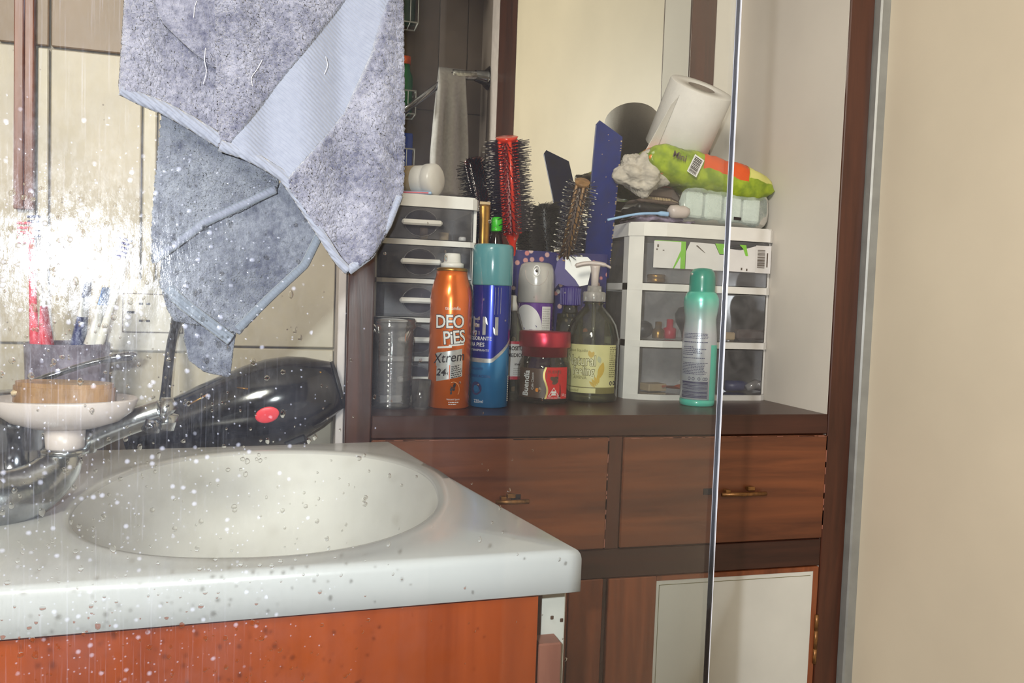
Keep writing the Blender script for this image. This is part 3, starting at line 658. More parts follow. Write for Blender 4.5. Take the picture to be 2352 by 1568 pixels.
# label on the wide unit's top drawer
lb=MB(); yl=-.0675-.0012-.0019
zt,zb_=1.1225-SH,1.0835-SH; X=lambda px: onY(px,580,1.058).x-.5785
lb.box(X(1501),X(1563),yl,yl+.0004,zb_,zt-.001,mi=0).box(X(1503),X(1574),yl+.0001,yl+.0004,zb_,zt,mi=1)
lb.prism([(X(1575),zb_),(X(1768),zb_-.0005),(X(1768),zt-.001),(X(1735),zt-.0006),(X(1700),zt-.008),(X(1660),zt-.006),(X(1662),zt-.016),(X(1652),zt-.016),(X(1640),zt-.001),(X(1584),zt),(X(1575),zt-.014)],yl,yl+.0003,mi=0)
lb.prism([(X(1641),zt),(X(1664),zt),(X(1664),zt-.015),(X(1652),zt-.015)],yl+.0001,yl+.0003,mi=1).prism([(X(1697),zt),(X(1712),zt),(X(1718),zt-.016),(X(1712),zt-.016),(X(1706),zt-.006)],yl-.0001,yl,mi=1)
lb.prism([(X(1546),zb_),(X(1549),zb_),(X(1571),zt-.012),(X(1562),zt-.014)],yl-.0002,yl,mi=1)
lb.box(X(1735),X(1770),yl-.0005,yl-.0001,zb_-.0010,zt+.0005,mi=0)
z=zt-.006
while z>zb_+.006:
    h=random.choice((.0005,.0009,.0014)); lb.box(X(1739),X(1756),yl-.0008,yl-.0005,z-h,z,mi=2); z-=h+random.choice((.0005,.0009))
lb.box(X(1760),X(1763),yl-.0008,yl-.0005,zb_+.008,zt-.010,mi=2)
for (px,zz,h) in ((1510,zt-.008,.004),(1508,zt-.013,.002),(1523,zt-.014,.0014),(1704,zb_+.004,.0035),(1716,zb_+.003,.0035)): lb.box(X(px)-.0012,X(px)+.0012,yl-.0003,yl,zz-h/2,zz+h/2,mi=2)
lb.prism([(X(1597),zt-.005),(X(1600),zt-.004),(X(1620),zt-.015),(X(1616),zt-.014)],yl-.0002,yl,mi=2)
obj('torn_label',lb,['label_w',plain('lime_print',(128,190,70),.5),plain('grey_print',(96,86,78),.5)],trr,label='torn white and lime label with barcode')
# things inside the drawers
def blob(name,label,cat,prof,px,py,Y,z,mats,sx=1,sy=1,rot=None,group=None):
    p=onY(px,py,Y); o=obj(name,MB().lathe(prof,24,sx=sx,sy=sy),mats,loc=(p.x,Y,z),label=label,category=cat)
    if rot: o.rotation_euler=rot
    if group: o['group']=group
    return o
zt1=1.1040+.0018; z2=1.0615+.0016; z3=.9795+.0018; z4=.9010+.0018
reel=[(.005,0),(.0065,.0005),(.0065,.010),(.005,.0105)]
blob('cotton_reel','cream thread reel behind the handle in the narrow tower\'s top drawer','reel',[(r*.85,z_*1.5) for r,z_ in reel],975,490,1.07,zt1,'tan')
blob('cotton_reel','pale reel right of the handle in the narrow tower\'s top drawer','reel',reel,1020,530,1.065,zt1,'tan')
blob('white_bead','small white domed bead at the far right of the narrow tower\'s top drawer','bead',[(.005,0),(.0052,.004),(.004,.0058),(0,.006)],1062,545,1.062,zt1,'wplastic')
blob('compact','gold compact at the near corner of the wide unit\'s top drawer','compact',[(.012,0),(.0135,.001),(.0135,.0055),(.012,.006),(.0135,.0065),(.0135,.011),(.011,.012)],1507,640,1.085,z2,'gold')
blob('powder_box','dark round box behind the turquoise can in the wide unit\'s top drawer','box',[(.016,0),(.017,.002),(.017,.020),(.014,.022)],1612,640,1.11,z2,'blackmat')
blob('hair_band','dark rolled hair band at the near corner of the wide unit\'s middle drawer','hair band',[(.006,0),(.013,.004),(.0165,.012),(.013,.021),(.006,.025)],1475,760,1.10,z3,'blackmat')
blob('nail_polish','gold topped nail polish bottle in the wide unit\'s middle drawer','bottle',[(.008,0),(.009,.001),(.009,.013),(.005,.015),(.005,.024),(.003,.025)],1512,760,1.085,z3,'gold')
blob('nail_polish','red nail polish bottle in the wide unit\'s middle drawer','bottle',[(.008,0),(.0095,.001),(.0095,.015),(.005,.017),(.005,.028),(.003,.029)],1538,760,1.09,z3,'crimson')
blob('makeup_brush','dark round powder brush head behind the turquoise can in the middle drawer','brush',[(.007,0),(.009,.010),(.017,.024),(.019,.036),(.014,.046),(0,.050)],1578,740,1.115,z3,'bristle')
o=obj('wooden_comb',MB().box(-.028,.028,-.008,.008,0,.016,.003),'brownfelt',loc=(onY(1725,760,1.11).x,1.11,z3),label='brown case at the far right of the wide unit\'s middle drawer',category='case')
o=obj('cream_box',MB().box(-.010,.010,-.006,.006,0,.012,.002),'tan',loc=(onY(1672,765,1.085).x,1.085,z3),label='small cream box right of the glass edge in the middle drawer',category='box')
obj('paper_slip',MB().box(-.016,.016,-.012,.012,0,.011,.001),'tan',loc=(onY(1500,880,1.10).x,1.10,z4),rot=(0,0,.2),label='beige packet at the near left of the bottom drawer',category='packet')
obj('orange_sachet',MB().grid(lambda u,v:Vector(((u-.5)*.042,(v-.5)*.022,.006+.003*math.sin(5*u+3*v))),12,8),'rust',loc=(onY(1548,885,1.09).x,1.095,z4),label='crumpled orange sachet beside the turquoise can in the bottom drawer',category='sachet')
obj('paper_packet',MB().grid(lambda u,v:Vector(((u-.5)*.030,(v-.5)*.012,.004+.022*u*v+.003*math.sin(7*u))),12,8),'label_w',loc=(onY(1575,870,1.12).x,1.12,z4),label='white folded packet standing behind the turquoise can in the bottom drawer',category='packet')
o=obj('glass_vial',MB().tube([(-.018,0,.008),(.010,0,.008),(.018,0,.008)],[.008,.008,.006],18),'navy',loc=(onY(1690,880,1.10).x,1.10,z4),label='dark blue vial lying right of the glass edge in the bottom drawer',category='vial')
o=obj('hair_clip',MB().tube([(-.014,0,.006),(0,.0,.012),(.014,0,.006)],[.005,.0075,.004],12),'greycap',loc=(onY(1730,870,1.09).x,1.085,z4),label='grey hair clip at the far right of the bottom drawer',category='clip')
# ------------------------------------------------------------------ spray cans and bottles on the shelf
def root(name,x,y,label,cat,z=SH): return thing(name,(x,y,z),label,cat,rot=facing(x,y))
# orange foot deodorant
o=root('spray_can',.1916,.996,'orange foot deodorant spray can with white nozzle and outlined lettering','spray can')
R=.0262
obj('body',MB().lathe([(R-.002,0),(R,.0015),(R,.137),(R-.001,.146),(.0225,.156),(.0198,.164),(.0192,.170)],56),'rope',o)
obj('gold_ring',MB().lathe([(.0192,.170),(.0197,.171),(.0192,.1735),(.0165,.1745),(.013,.1745)],48),'gold',o)
obj('nozzle',MB().lathe([(.0142,.1742),(.0144,.180),(.0125,.1805),(.0105,.1815),(.0100,.1905),(.0088,.1925),(0,.1930)],40),'wplastic',o)
tx=MB(); e=.0003
text_wrap(tx,'tecomfia',.0062,R+e,.10,.1225,0,sx=.9)
for s_,mi,dr,bd in ((0,1,.0001,.0011),(0,0,.0004,.0003)):
    text_wrap(tx,'DEO',.0225,R+e+dr,-.02,.1005,mi,bold=bd,sx=.86,rot=.03,spacing=.92); text_wrap(tx,'PiES',.0225,R+e+dr,.24,.0815,mi,bold=bd,sx=.84,rot=.10,spacing=.92)
wrap(tx,R+e,-.60,.10,.0745,.0768,0,slant=.0018); wrap(tx,R+e,-.05,.72,.0775,.0796,0,slant=.0022)
wrap(tx,R+e,-.66,.62,.053,.069,2,slant=.006); text_wrap(tx,'Xtrem',.0165,R+e+.0003,-.02,.0585,3,shear=.25,rot=.12,sx=.95,bold=.0001)
wrap(tx,R+e,-.62,.66,.034,.0535,2,slant=.007); wrap(tx,R+e+.0001,.0,.045,.036,.0545,4,slant=.0004)
text_wrap(tx,'24',.0120,R+e+.0003,-.40,.0415,3,shear=.2,bold=.0003); text_wrap(tx,'H',.0058,R+e+.0003,-.10,.0425,3)
print_lines(tx,R+e+.0003,.10,.62,.038,.054,6,3,slant=.006)
text_wrap(tx,'Natural Sport',.0030,R+e,.24,.0115,0); print_lines(tx,R+e,.02,.50,.005,.010,2,0)
obj('lettering',tx,['white','dark','silver','dark','orangepr'],o)
ft=MB()
for (th,z,rz) in ((.14,.0230,.25),(.27,.0275,.25)):
    def oval(cx,cz,a,b,rt):
        pts=[]; 
        for i in range(18):
            q=2*PI*i/18; x_,z_=a*math.cos(q),b*math.sin(q); x_,z_=x_*math.cos(rt)+z_*math.sin(rt),-x_*math.sin(rt)+z_*math.cos(rt); t=th+(cx+x_)/R; pts.append(((R+.0005)*math.sin(t),-(R+.0005)*math.cos(t),z+cz+z_))
        ft.add(pts,[tuple(range(18))])
    oval(0,.0018,.0017,.0028,rz); oval(-.0004,-.0028,.0012,.0018,rz)
    for k in range(4): oval(-.0013+.0010*k,.0056-.0004*k,.0004,.0005,0)
obj('footprint_emblem',ft,'dark',o)
rg=MB()
for k in range(18):
    a=-.6+2.7*k/18; t=.22+.0075*math.cos(a)/R
    wrap(rg,R+.0004,t,t+.035,.024+.0095*math.sin(a),.0248+.0095*math.sin(a))
obj('emblem_arc',rg,plain('pale_orange_print',(240,176,120),.4),o)
# blue foot deodorant
o=root('spray_can',.2455,1.002,'tall blue foot deodorant can with smoky teal cap and silver EN lettering','spray can')
R=.0245
obj('body',MB().lathe([(R-.002,0),(R,.0015),(R,.066),(R,.160)],64),['blue_can_low'],o,label='blue metallic can body')
bl=MB(); n_=64; vs=[]
for i in range(n_):
    t=2*PI*i/n_; tt=(t+PI)%(2*PI)-PI; z=.060+max(0,(tt-.1))*.021 if tt>-2 else .060
    vs+=[((R+.0002)*math.sin(t),-(R+.0002)*math.cos(t),z),((R+.0002)*math.sin(t),-(R+.0002)*math.cos(t),.160)]
bl.add(vs,[(2*i,2*((i+1)%n_),2*((i+1)%n_)+1,2*i+1) for i in range(n_)],True); obj('upper_sleeve',bl,'blue_can',o,label='royal blue upper sleeve')
sw=MB(); vs=[]; q_=[-1.3+2.9*i/30 for i in range(31)]
for t in q_: z=.0575+max(0,(t-.1))*.021; vs+=[((R+.0004)*math.sin(t),-(R+.0004)*math.cos(t),z),((R+.0004)*math.sin(t),-(R+.0004)*math.cos(t),z+.0052)]
sw.add(vs,[(2*i,2*i+2,2*i+3,2*i+1) for i in range(30)],True); obj('silver_swoosh',sw,'silver',o)
obj('cap',MB().lathe([(.0252,.1545),(.0257,.156),(.0260,.200),(.0252,.2045),(.0225,.2065),(0,.2070)],64),'capblue',o,label='smoky teal cap')
tx=MB(); Re=R+.0006
text_wrap(tx,'E',.031,Re,-.88,.093,1,bold=.0008,sx=.95); text_wrap(tx,'N',.031,Re,-.03,.093,1,bold=.0008,sx=.95); text_wrap(tx,'DESODORANTE',.0066,Re,-.80,.0855,0,sx=.9,bold=.0001); text_wrap(tx,'PARA PIES',.0070,Re,-.92,.0775,0,bold=.0001); text_wrap(tx,'ANTITRANSPIRANTE',.0040,Re,-.80,.0715,0)
for k in range(3): wrap(tx,Re,.16+.15*k,.175+.15*k,.118+.0005*k,.152,1)
text_wrap(tx,'FRAGANTE',.0042,Re,-.75,.048,2); text_wrap(tx,'REFRESCACION',.0048,Re,-.62,.0385,2); text_wrap(tx,'220ml',.0058,Re,-.55,.0065,0)
for i in range(14): wrap(tx,Re,1.15,1.35,.008+.0024*i,.0095+.0024*i,0)
obj('lettering',tx,['white','silver','navy'],o)
em=MB(); pts=[]
for i in range(24): a=2*PI*i/24; t=-.72+.0085*math.cos(a)/R; pts.append((Re*math.sin(t),-Re*math.cos(t),.0245+.0085*math.sin(a)))
em.add(pts,[tuple(range(24))],mi=0); pts=[]
for i in range(6): a=2*PI*i/6+.3; t=-.70+.0045*math.cos(a)/R; pts.append(((Re+.0003)*math.sin(t),-(Re+.0003)*math.cos(t),.0245+.0045*math.sin(a)))
em.add(pts,[tuple(range(6))],mi=1); obj('round_emblem',em,['darkblue','blue_can_low'],o)
# teal deodorant
o=root('spray_can',.5475,1.012,'white and turquoise waisted deodorant can with barcode, standing near the glass edge','spray can')
obj('body',MB().lathe([(.0228,.0090),(.0238,.0105),(.0240,.085),(.0232,.100),(.0216,.115),(.0214,.121),(.0232,.132),(.0242,.141),(.0235,.149),(.0205,.1555),(.0178,.158)],64),'teal_can',o)
obj('base_band',MB().lathe([(.0220,0),(.0238,.0015),(.0240,.0085),(.0230,.0090)],56),'teal',o,label='turquoise base band')
cp_=MB().lathe([(.0178,.1560),(.0180,.158),(.0176,.176),(.0163,.184),(.0125,.189),(.006,.1905),(0,.191)],48)
obj('cap',cp_,'teal_cap',o,label='dark teal domed cap'); obj('spray_hole',MB().tube([(-.0135,-.0090,.1815),(-.0150,-.0100,.1818)],.0018,12),'greycap',o)
tx=MB(); R=.0243
for a,b,r_ in ((.093,.101,4),(.087,.090,1),(.070,.083,5),(.0655,.068,1),(.044,.061,8)): print_lines(tx,R+(-.0006 if a>.09 else 0),-1.05,.55,a,b,r_,0,fill=.75)
z=.0335
while z>.012:
    h=random.choice((.0005,.0009,.0014)); wrap(tx,R,-1.0,.56,z-h,z,0); z-=h+random.choice((.0005,.0008))
for k,th in enumerate((-.50,-.26,.06,.34,.48)):
    R_=[]; 
    for i in range(13): a=2*PI*i/12; t=th+.0016*math.cos(a)/R; R_.append((R*math.sin(t),-R*math.cos(t),.0385+.0019*math.sin(a)))
    tx.tube(R_,.00035,4)
tx2=MB(); wrap(tx2,R-.0001,-1.02,.60,.0335,.0345); wrap(tx2,R-.0001,.58,.60,.0105,.0345)
obj('fine_print',tx,'darkblue',o); obj('barcode_border',tx2,'darkblue',o)
sg=MB(); wrap(sg,.02412,.72,1.5,.009,.085); obj('turquoise_side',sg,'teal',o)
# purple air freshener
pc=onY(1228,750,1.113); R=.0258
zc_=onY(1230,695,1.10).z-SH; zt_=onY(1230,602,1.10).z-SH
o=root('spray_can',pc.x,1.113,'purple air freshener can with silver grey spray cap','spray can')
obj('body',MB().lathe([(R-.002,0),(R,.0015),(R,zc_-.001),(R-.001,zc_)],56),'purple',o)
obj('cap',MB().lathe([(R-.0005,zc_),(R+.0004,zc_+.0008),(R+.0002,zt_-.022),(R-.001,zt_-.010),(R-.0035,zt_-.003),(R-.008,zt_),(0,zt_+.0006)],56),'greycap',o,label='silver grey spray cap')
sh=MB(); rg_=[]
for i in range(29): a=2*PI*i/28; x_=.0045*math.cos(a); z_=zt_-.0125+.0072*math.sin(a); rg_.append(Vector((x_,-math.sqrt((R+.0002)**2-x_**2),z_)))
sh.tube(rg_,.0009,8,cap=False); obj('spray_ring',sh,'white',o); obj('spray_nozzle',MB().tube([(0,-R+.001,zt_-.0125),(0,-R-.0015,zt_-.0125)],[.0022,.0018],14),'chrome_dark',o)
dr_=[]
for i in range(25): a=PI+PI*i/24; t=.017*math.cos(a)/R; dr_.append(Vector(((R+.0004)*math.sin(t),-(R+.0004)*math.cos(t),zt_-.012+.021*math.sin(a))))
obj('cap_groove',MB().tube(dr_,.0004,5),'wmilky',o)
lbm=MB(); pts=[]
for i in range(36): a=2*PI*i/36; t=-.55+.024*math.cos(a)/R; pts.append(((R+.0004)*math.sin(t),-(R+.0004)*math.cos(t),zc_-.036+.033*math.sin(a)))
cen=len(pts); t=-.55; 
for rr_ in (.66,.33):
    for i in range(36): a=2*PI*i/36; t=-.55+.024*rr_*math.cos(a)/R; pts.append(((R+.0004)*math.sin(t),-(R+.0004)*math.cos(t),zc_-.036+.033*rr_*math.sin(a)))
t=-.55; pts.append(((R+.0004)*math.sin(t),-(R+.0004)*math.cos(t),zc_-.036)); fs=[]
for k in range(2): fs+=[(k*36+i,k*36+(i+1)%36,(k+1)*36+(i+1)%36,(k+1)*36+i) for i in range(36)]
fs+=[(72+i,72+(i+1)%36,108) for i in range(36)]; lbm.add(pts,fs,True,0)
wrap(lbm,R+.0004,.38,.98,zc_-.075,zc_-.005,0); print_lines(lbm,R+.0006,.42,.94,zc_-.073,zc_-.007,20,2)
text_wrap(lbm,'les',.024,R+.0007,-.35,zc_-.045,1,shear=.5,bold=.0004,rot=-.9)
obj('label',lbm,['label_w','violet','greycap'],o,label='round white label and white text panel')
# trigger bottle
o=root('trigger_bottle',.394,1.122,'clear bottle with violet trigger head and white nozzle in front of the navy holder','bottle')
zk=onY(1325,700,1.122).z-SH
obj('bottle_body',MB().lathe([(.017,0),(.020,.002),(.020,.10),(.019,.12),(.014,zk-.018),(.0105,zk-.006),(.0105,zk)],40),'bottleclear',o)
rb=MB()
for i in range(24): a=2*PI*i/24; rb.box(.0148*math.cos(a)-.0006,.0148*math.cos(a)+.0006,.0148*math.sin(a)-.0006,.0148*math.sin(a)+.0006,zk,zk+.024)
obj('screw_collar',MB().lathe([(.0145,zk-.001),(.0148,zk),(.0148,zk+.025),(.012,zk+.027)],40),'violet',o); obj('ribs',rb,'violet',o)
g=onY(1325,640,1.134)
hdm=MB().prism([(-.024,zk+.050),(-.022,zk+.062),(-.012,zk+.072),(.006,zk+.072),(.014,zk+.060),(.014,zk+.027),(-.008,zk+.027),(-.018,zk+.030),(-.034,zk+.010),(-.038,zk+.012),(-.030,zk+.035)],-.009,.009); obj('trigger_head',hdm,'violet',o)
obj('nozzle_shroud',MB().prism([(-.010,zk+.070),(.022,zk+.070),(.033,zk+.060),(.028,zk+.050),(.024,zk+.030),(.012,zk+.027),(.006,zk+.036),(-.010,zk+.052)],-.0105,-.0092),'wplastic',o)
# pump soap bottle
o=root('soap_bottle',.4085,1.064,'clear pump soap bottle with pale yellow label between the coffee jar and the drawer unit','bottle')
R=.0372
obj('bottle_body',MB().lathe([(R-.003,0),(R-.0005,.002),(R,.005),(R,.086),(R-.0015,.094),(.0325,.107),(.0262,.118),(.019,.127),(.0135,.132),(.0122,.136),(.0122,.140)],64,cap=False),'bottleclear',o)
obj('bottle_floor',MB().lathe([(0,.0008),(R-.003,.0008)],48),'bottleclear',o)
obj('thread_ring',MB().lathe([(.0135,.1355),(.0155,.1362),(.0155,.1372),(.0135,.138)],40),'bottleclear',o)
obj('pump_collar',MB().lathe([(.0158,.139),(.0160,.1395),(.0160,.151),(.0150,.1525),(.0098,.153),(.0098,.160),(.0088,.161)],40),clear('frosted_pump_plastic',(225,222,220),.5,.2,1.4,(200,196,192)),o)
obj('pump_stem',MB().lathe([(.0050,.155),(.0052,.176),(.0066,.186),(.0072,.189)],24),'wmilky',o)
hdp=MB().tube(spline([(.022,.0,.1865),(.013,0,.1905),(0,0,.1925),(-.013,0,.1920),(-.024,0,.1895),(-.028,0,.187)],5),[.001]+[.0035]*4+[.0058]*18+[.004]*3,14,flat=.55); obj('pump_head',hdp,'wmilky',o)
obj('dip_tube',MB().tube([(0,0,.150),(.001,0,.08),(.004,0,.006)],.0028,12),'cupclear',o)
lb=MB(); Re=R+.0003
wrap(lb,Re,-1.15,1.05,.0215,.0800,0); wrap(lb,Re,-1.15,.18,.0135,.0205,0); wrap(lb,Re+.0001,-1.15,1.05,.0205,.0218,1); wrap(lb,Re+.0001,.18,1.05,.0130,.0205,3); 
text_wrap(lb,'jabon liquido',.0058,Re+.0003,-.55,.0700,1); 
for mi,bd,dr in ((1,.0009,.0002),(4,.0001,.0005)):
    text_wrap(lb,'Natural',.0195,Re+dr,-.42,.0515,mi,bold=bd,sx=.74); text_wrap(lb,'feeling',.0165,Re+dr,-.30,.0385,mi,bold=bd,sx=.74)
text_wrap(lb,'AVENA',.0062,Re+.0004,-.42,.0325,1); print_lines(lb,Re+.0003,.70,1.03,.035,.078,15,1); text_wrap(lb,'suavidad',.0055,Re+.0003,-.70,.0150,1)
for th in (.80,.98):
    R_=[]
    for i in range(13): a=2*PI*i/12; t=th+.0018*math.cos(a)/Re; R_.append(((Re+.0003)*math.sin(t),-(Re+.0003)*math.cos(t),.0275+.0026*math.sin(a)))
    lb.tube(R_,.0006,4,mi=5)
def leaf(th,z,a,b,rt,mi):
    pts=[]
    for i in range(16):
        q=2*PI*i/16; w=abs(math.sin(q)); x_=a*math.cos(q)*w; z_=b*math.sin(q); z_,x_=b*math.cos(q),a*math.sin(q)*abs(math.sin(q)); x2,z2=x_*math.cos(rt)+z_*math.sin(rt),-x_*math.sin(rt)+z_*math.cos(rt); t=th+x2/Re; pts.append(((Re+.0004)*math.sin(t),-(Re+.0004)*math.cos(t),z+z2))
    lb.add(pts,[tuple(range(16))],mi=mi)
leaf(-.06,.0670,.0028,.0055,-.35,2); leaf(.02,.0665,.0026,.0050,.45,2); leaf(.36,.045,.0045,.012,.25,2); leaf(.28,.060,.003,.005,-.3,6)
for k in range(4): leaf(.05+.07*k,.026+.0025*k,.002,.006,-.8+.2*k,2)
obj('label',lb,['label_y','label_y2',plain('ochre_print',(196,166,70),.5),'label_y2',plain('pale_label_outline',(214,212,172),.5),'dark',plain('sage_print',(176,182,150),.5)],o,label='pale yellow printed label')
obj('soap',MB().lathe([(0,.0015),(R-.004,.0015),(R-.0016,.004),(R-.0016,.011),(0,.011)],48),clear('leftover_soap',(200,200,170),.12,.1,1.3,(170,165,130)),o)
# coffee jar
o=root('coffee_jar',.3325,1.046,'small glass coffee jar with metallic crimson lid and red label','jar')
R=.0362
obj('jar_body',MB().lathe([(.028,0),(.033,.0015),(R,.007),(R,.046),(.0345,.054),(.0310,.060),(.0305,.064)],56,cap=False),'glassjar',o)
obj('jar_floor',MB().lathe([(0,.001),(.031,.001),(.033,.003),(0,.003)],40),'glassjar',o)
obj('lid',MB().lathe([(.0308,.0625),(.0312,.0745),(.0350,.0752),(.0354,.077),(.0354,.094),(.0342,.0965),(.0,.0968)],56),'lid_red',o)
lb=MB(); Re=R+.0003
wrap(lb,Re,-1.05,.12,.009,.048,1); vs=[];N_=24
for i in range(N_+1):
    z=.008+.042*i/N_; t0=.10+.07*math.sin(i/N_*2*PI); 
    for t in (t0-.05,t0+.02,t0+.35,t0+.7,1.02): vs.append(((Re+.0002)*math.sin(t),-(Re+.0002)*math.cos(t),z))
fs=[]
for i in range(N_):
    for k in range(4): fs.append(((i*5+k,i*5+k+1,i*5+k+6,i*5+k+5),k))
lb.add(vs,[f_ for f_,k in fs if k>0],True,0); lb.add(vs,[f_ for f_,k in fs if k==0],True,2)
text_wrap(lb,'Buendía',.0125,Re+.0005,-.56,.0275,3,rot=PI/2-.06,bold=.0003,sx=.86); text_wrap(lb,'Cafe Clasico',.0045,Re+.0005,-.36,.031,3,rot=PI/2)
text_wrap(lb,'FUERTE',.0058,Re+.0005,.42,.042,1); text_wrap(lb,'50 g',.0050,Re+.0005,.85,.0115,3); text_wrap(lb,'CAFE DE COLOMBIA',.0022,Re+.0005,.42,.0088,3)
def tri(th,z,s_,mi,w=1): lb.add([((Re+.0004)*math.sin(th+x/Re),-(Re+.0004)*math.cos(th+x/Re),z+y) for x,y in ((-s_*w,0),(s_*w,0),(0,s_*1.5))],[(0,1,2)],mi=mi)
tri(.40,.0115,.0080,3); tri(.40,.0124,.0066,0)
for k in range(6): tri(.40+.05*(k%3-1),.0128+.003*(k//3),.0022,3)
def bean(th,z,a,b,rt,mi):
    pts=[]
    for i in range(16): q=2*PI*i/16; x_,z_=a*math.cos(q),b*math.sin(q); t=th+(x_*math.cos(rt)+z_*math.sin(rt))/Re; pts.append(((Re+.0005)*math.sin(t),-(Re+.0005)*math.cos(t),z-x_*math.sin(rt)+z_*math.cos(rt)))
    lb.add(pts,[tuple(range(16))],mi=mi)
bean(.36,.0345,.0046,.0028,.5,1); bean(.44,.0305,.0046,.0030,-.5,1); bean(.47,.0355,.0038,.0024,-.2,1); bean(-.22,.0195,.0022,.0026,0,4)
obj('label',lb,['label_r','coffee',plain('gold_print',(226,206,130),.3,.4),'white',plain('amber_print',(228,140,30),.4)],o,label='red and brown label with white lettering')
# syrup bottle
o=root('syrup_bottle',.2915,1.068,'small clear bottle with white nozzle and red-edged label behind the blue can','bottle')
zz=lambda y:onY(1180,y,1.068).z-SH
obj('bottle_body',MB().lathe([(.017,0),(.019,.002),(.019,zz(785)),(.0175,zz(768)),(.009,zz(722)),(.006,zz(712))],36,cap=False),'bottleclear',o)
obj('nozzle',MB().lathe([(.0068,zz(713)),(.0065,zz(700)),(.0048,zz(690)),(.0048,zz(679)),(.003,zz(678))],24),'wplastic',o)
lb=MB(); R=.0193; wrap(lb,R,-1.2,1.15,zz(868),zz(782),0); wrap(lb,R+.0002,-1.2,1.15,zz(788),zz(782),1); wrap(lb,R+.0002,-1.2,1.15,zz(868),zz(861),1)
text_wrap(lb,'ROSITU',.0075,R+.0003,.35,zz(802),2,bold=.0003,sx=.8); text_wrap(lb,'MEDICO',.0068,R+.0003,.38,zz(817),2,bold=.0002); text_wrap(lb,'imer',.0050,R+.0003,.50,zz(836),2,bold=.0001); print_lines(lb,R+.0002,.2,.95,zz(858),zz(841),4,3)
obj('label',lb,['label_w','crimson','dark','greycap'],o,label='white label with crimson bands')
# gold tube and green capped bottle
p=onY(1115,500,1.10)
o=thing('gold_sachet',(p.x,1.105,SH),'tall flat gold foil tube standing right of the narrow drawer tower','tube')
zg=onY(1115,470,1.105).z-SH
obj('foil_body',MB().lathe([(.004,0),(.006,.01),(.0062,zg*.4),(.0072,zg*.8),(.0078,zg-.004),(.0078,zg)],20,sy=.55),'gold',o); obj('crimp',MB().box(-.0076,.0074,-.0012,.0012,zg,zg+.004,.0003),'tan',o)
p=onY(1141,510,1.125); z5=lambda y:onY(1141,y,1.125).z-SH
o=thing('green_cap_bottle',(p.x,1.125,SH),'slim brown bottle with bright green cap left of the red brush','bottle')
obj('bottle_body',MB().lathe([(.0095,0),(.0105,.002),(.0105,z5(560)),(.0085,z5(545)),(.0075,z5(532))],24),clear('brown_bottle_plastic',(130,110,90),.35,.1,1.45,(70,56,46)),o)
obj('cap',MB().lathe([(.0082,z5(532)),(.0086,z5(530)),(.0086,z5(526)),(.0080,z5(525)),(.0086,z5(524)),(.0084,z5(503)),(.007,z5(499))],28),'green',o)
# cups
o=root('cup_stack',.1185,.992,'stack of clear disposable plastic cups with ribbed walls','cups')
pr=[(.0235,0)]; 
for k in range(15):
    z=.002+.0062*k; r=.0242+.0026*k/15; pr+=[(r+.0006,z),(r+.0006,z+.0022),(r,z+.0028)]
pr+=[(.0272,.0965),(.0295,.0985),(.0298,.101),(.0280,.1035),(.0288,.1065),(.0270,.110),(.0255,.110)]
obj('cup_walls',MB().lathe(pr,48,cap=False),'cupclear',o); obj('cup_bottom',MB().lathe([(0,.002),(.0235,.002)],40),'cupclear',o)
obj('inner_cup',MB().lathe([(.0215,.004),(.0225,.03),(.0245,.09),(.0268,.1045)],48,cap=False),'cupclear',o)
o=root('shot_cup',.1535,.974,'small clear cup between the cup stack and the orange can','cup')
obj('cup_wall',MB().lathe([(.0095,0),(.0105,.002),(.0122,.036),(.0118,.036),(.0100,.003),(0,.003)],32,cap=False),'cupclear',o)
# pill bottle lying on the narrow tower
zl=1.1618; A=onY(1002,425,1.045); 
o=thing('pill_bottle',(A.x,1.047,zl+.0209),'white pill bottle with domed cap lying on top of the narrow drawer tower','bottle',rot=(0,0,-.75)); 
R=.0206
def lay(mb): return mb.xf(Matrix.Rotation(-PI/2,4,'Y')@Matrix.Rotation(PI/2,4,'X')) if False else mb.xf(Matrix.Rotation(-PI/2,4,'Y'))
# axis now runs along -x from the cap
obj('bottle_body',lay(MB().lathe([(R-.003,.012),(R-.0014,.014),(R-.0012,.072),(R-.004,.075)],40)),'wplastic',o)
obj('paper_label',lay(MB().lathe([(R-.0009,.030),(R-.0009,.068)],40,cap=False)),'tan',o)
obj('cap',lay(MB().lathe([(0,-.004),(R*.6,-.0034),(R*.88,-.0015),(R,.001),(R+.0003,.012),(R-.001,.0135),(R+.0001,.014)],40)),'wplastic',o)
o=obj('flat_tube',MB().box(-.035,.030,-.008,.008,0,.0035,.001).box(-.030,.026,-.0085,-.008,.0008,.0026,mi=1),['lightblue','crimson'],loc=(.142,1.050,zl),rot=(0,0,-.25),label='thin blue and pink tube beside the pill bottle on the narrow tower',category='tube')
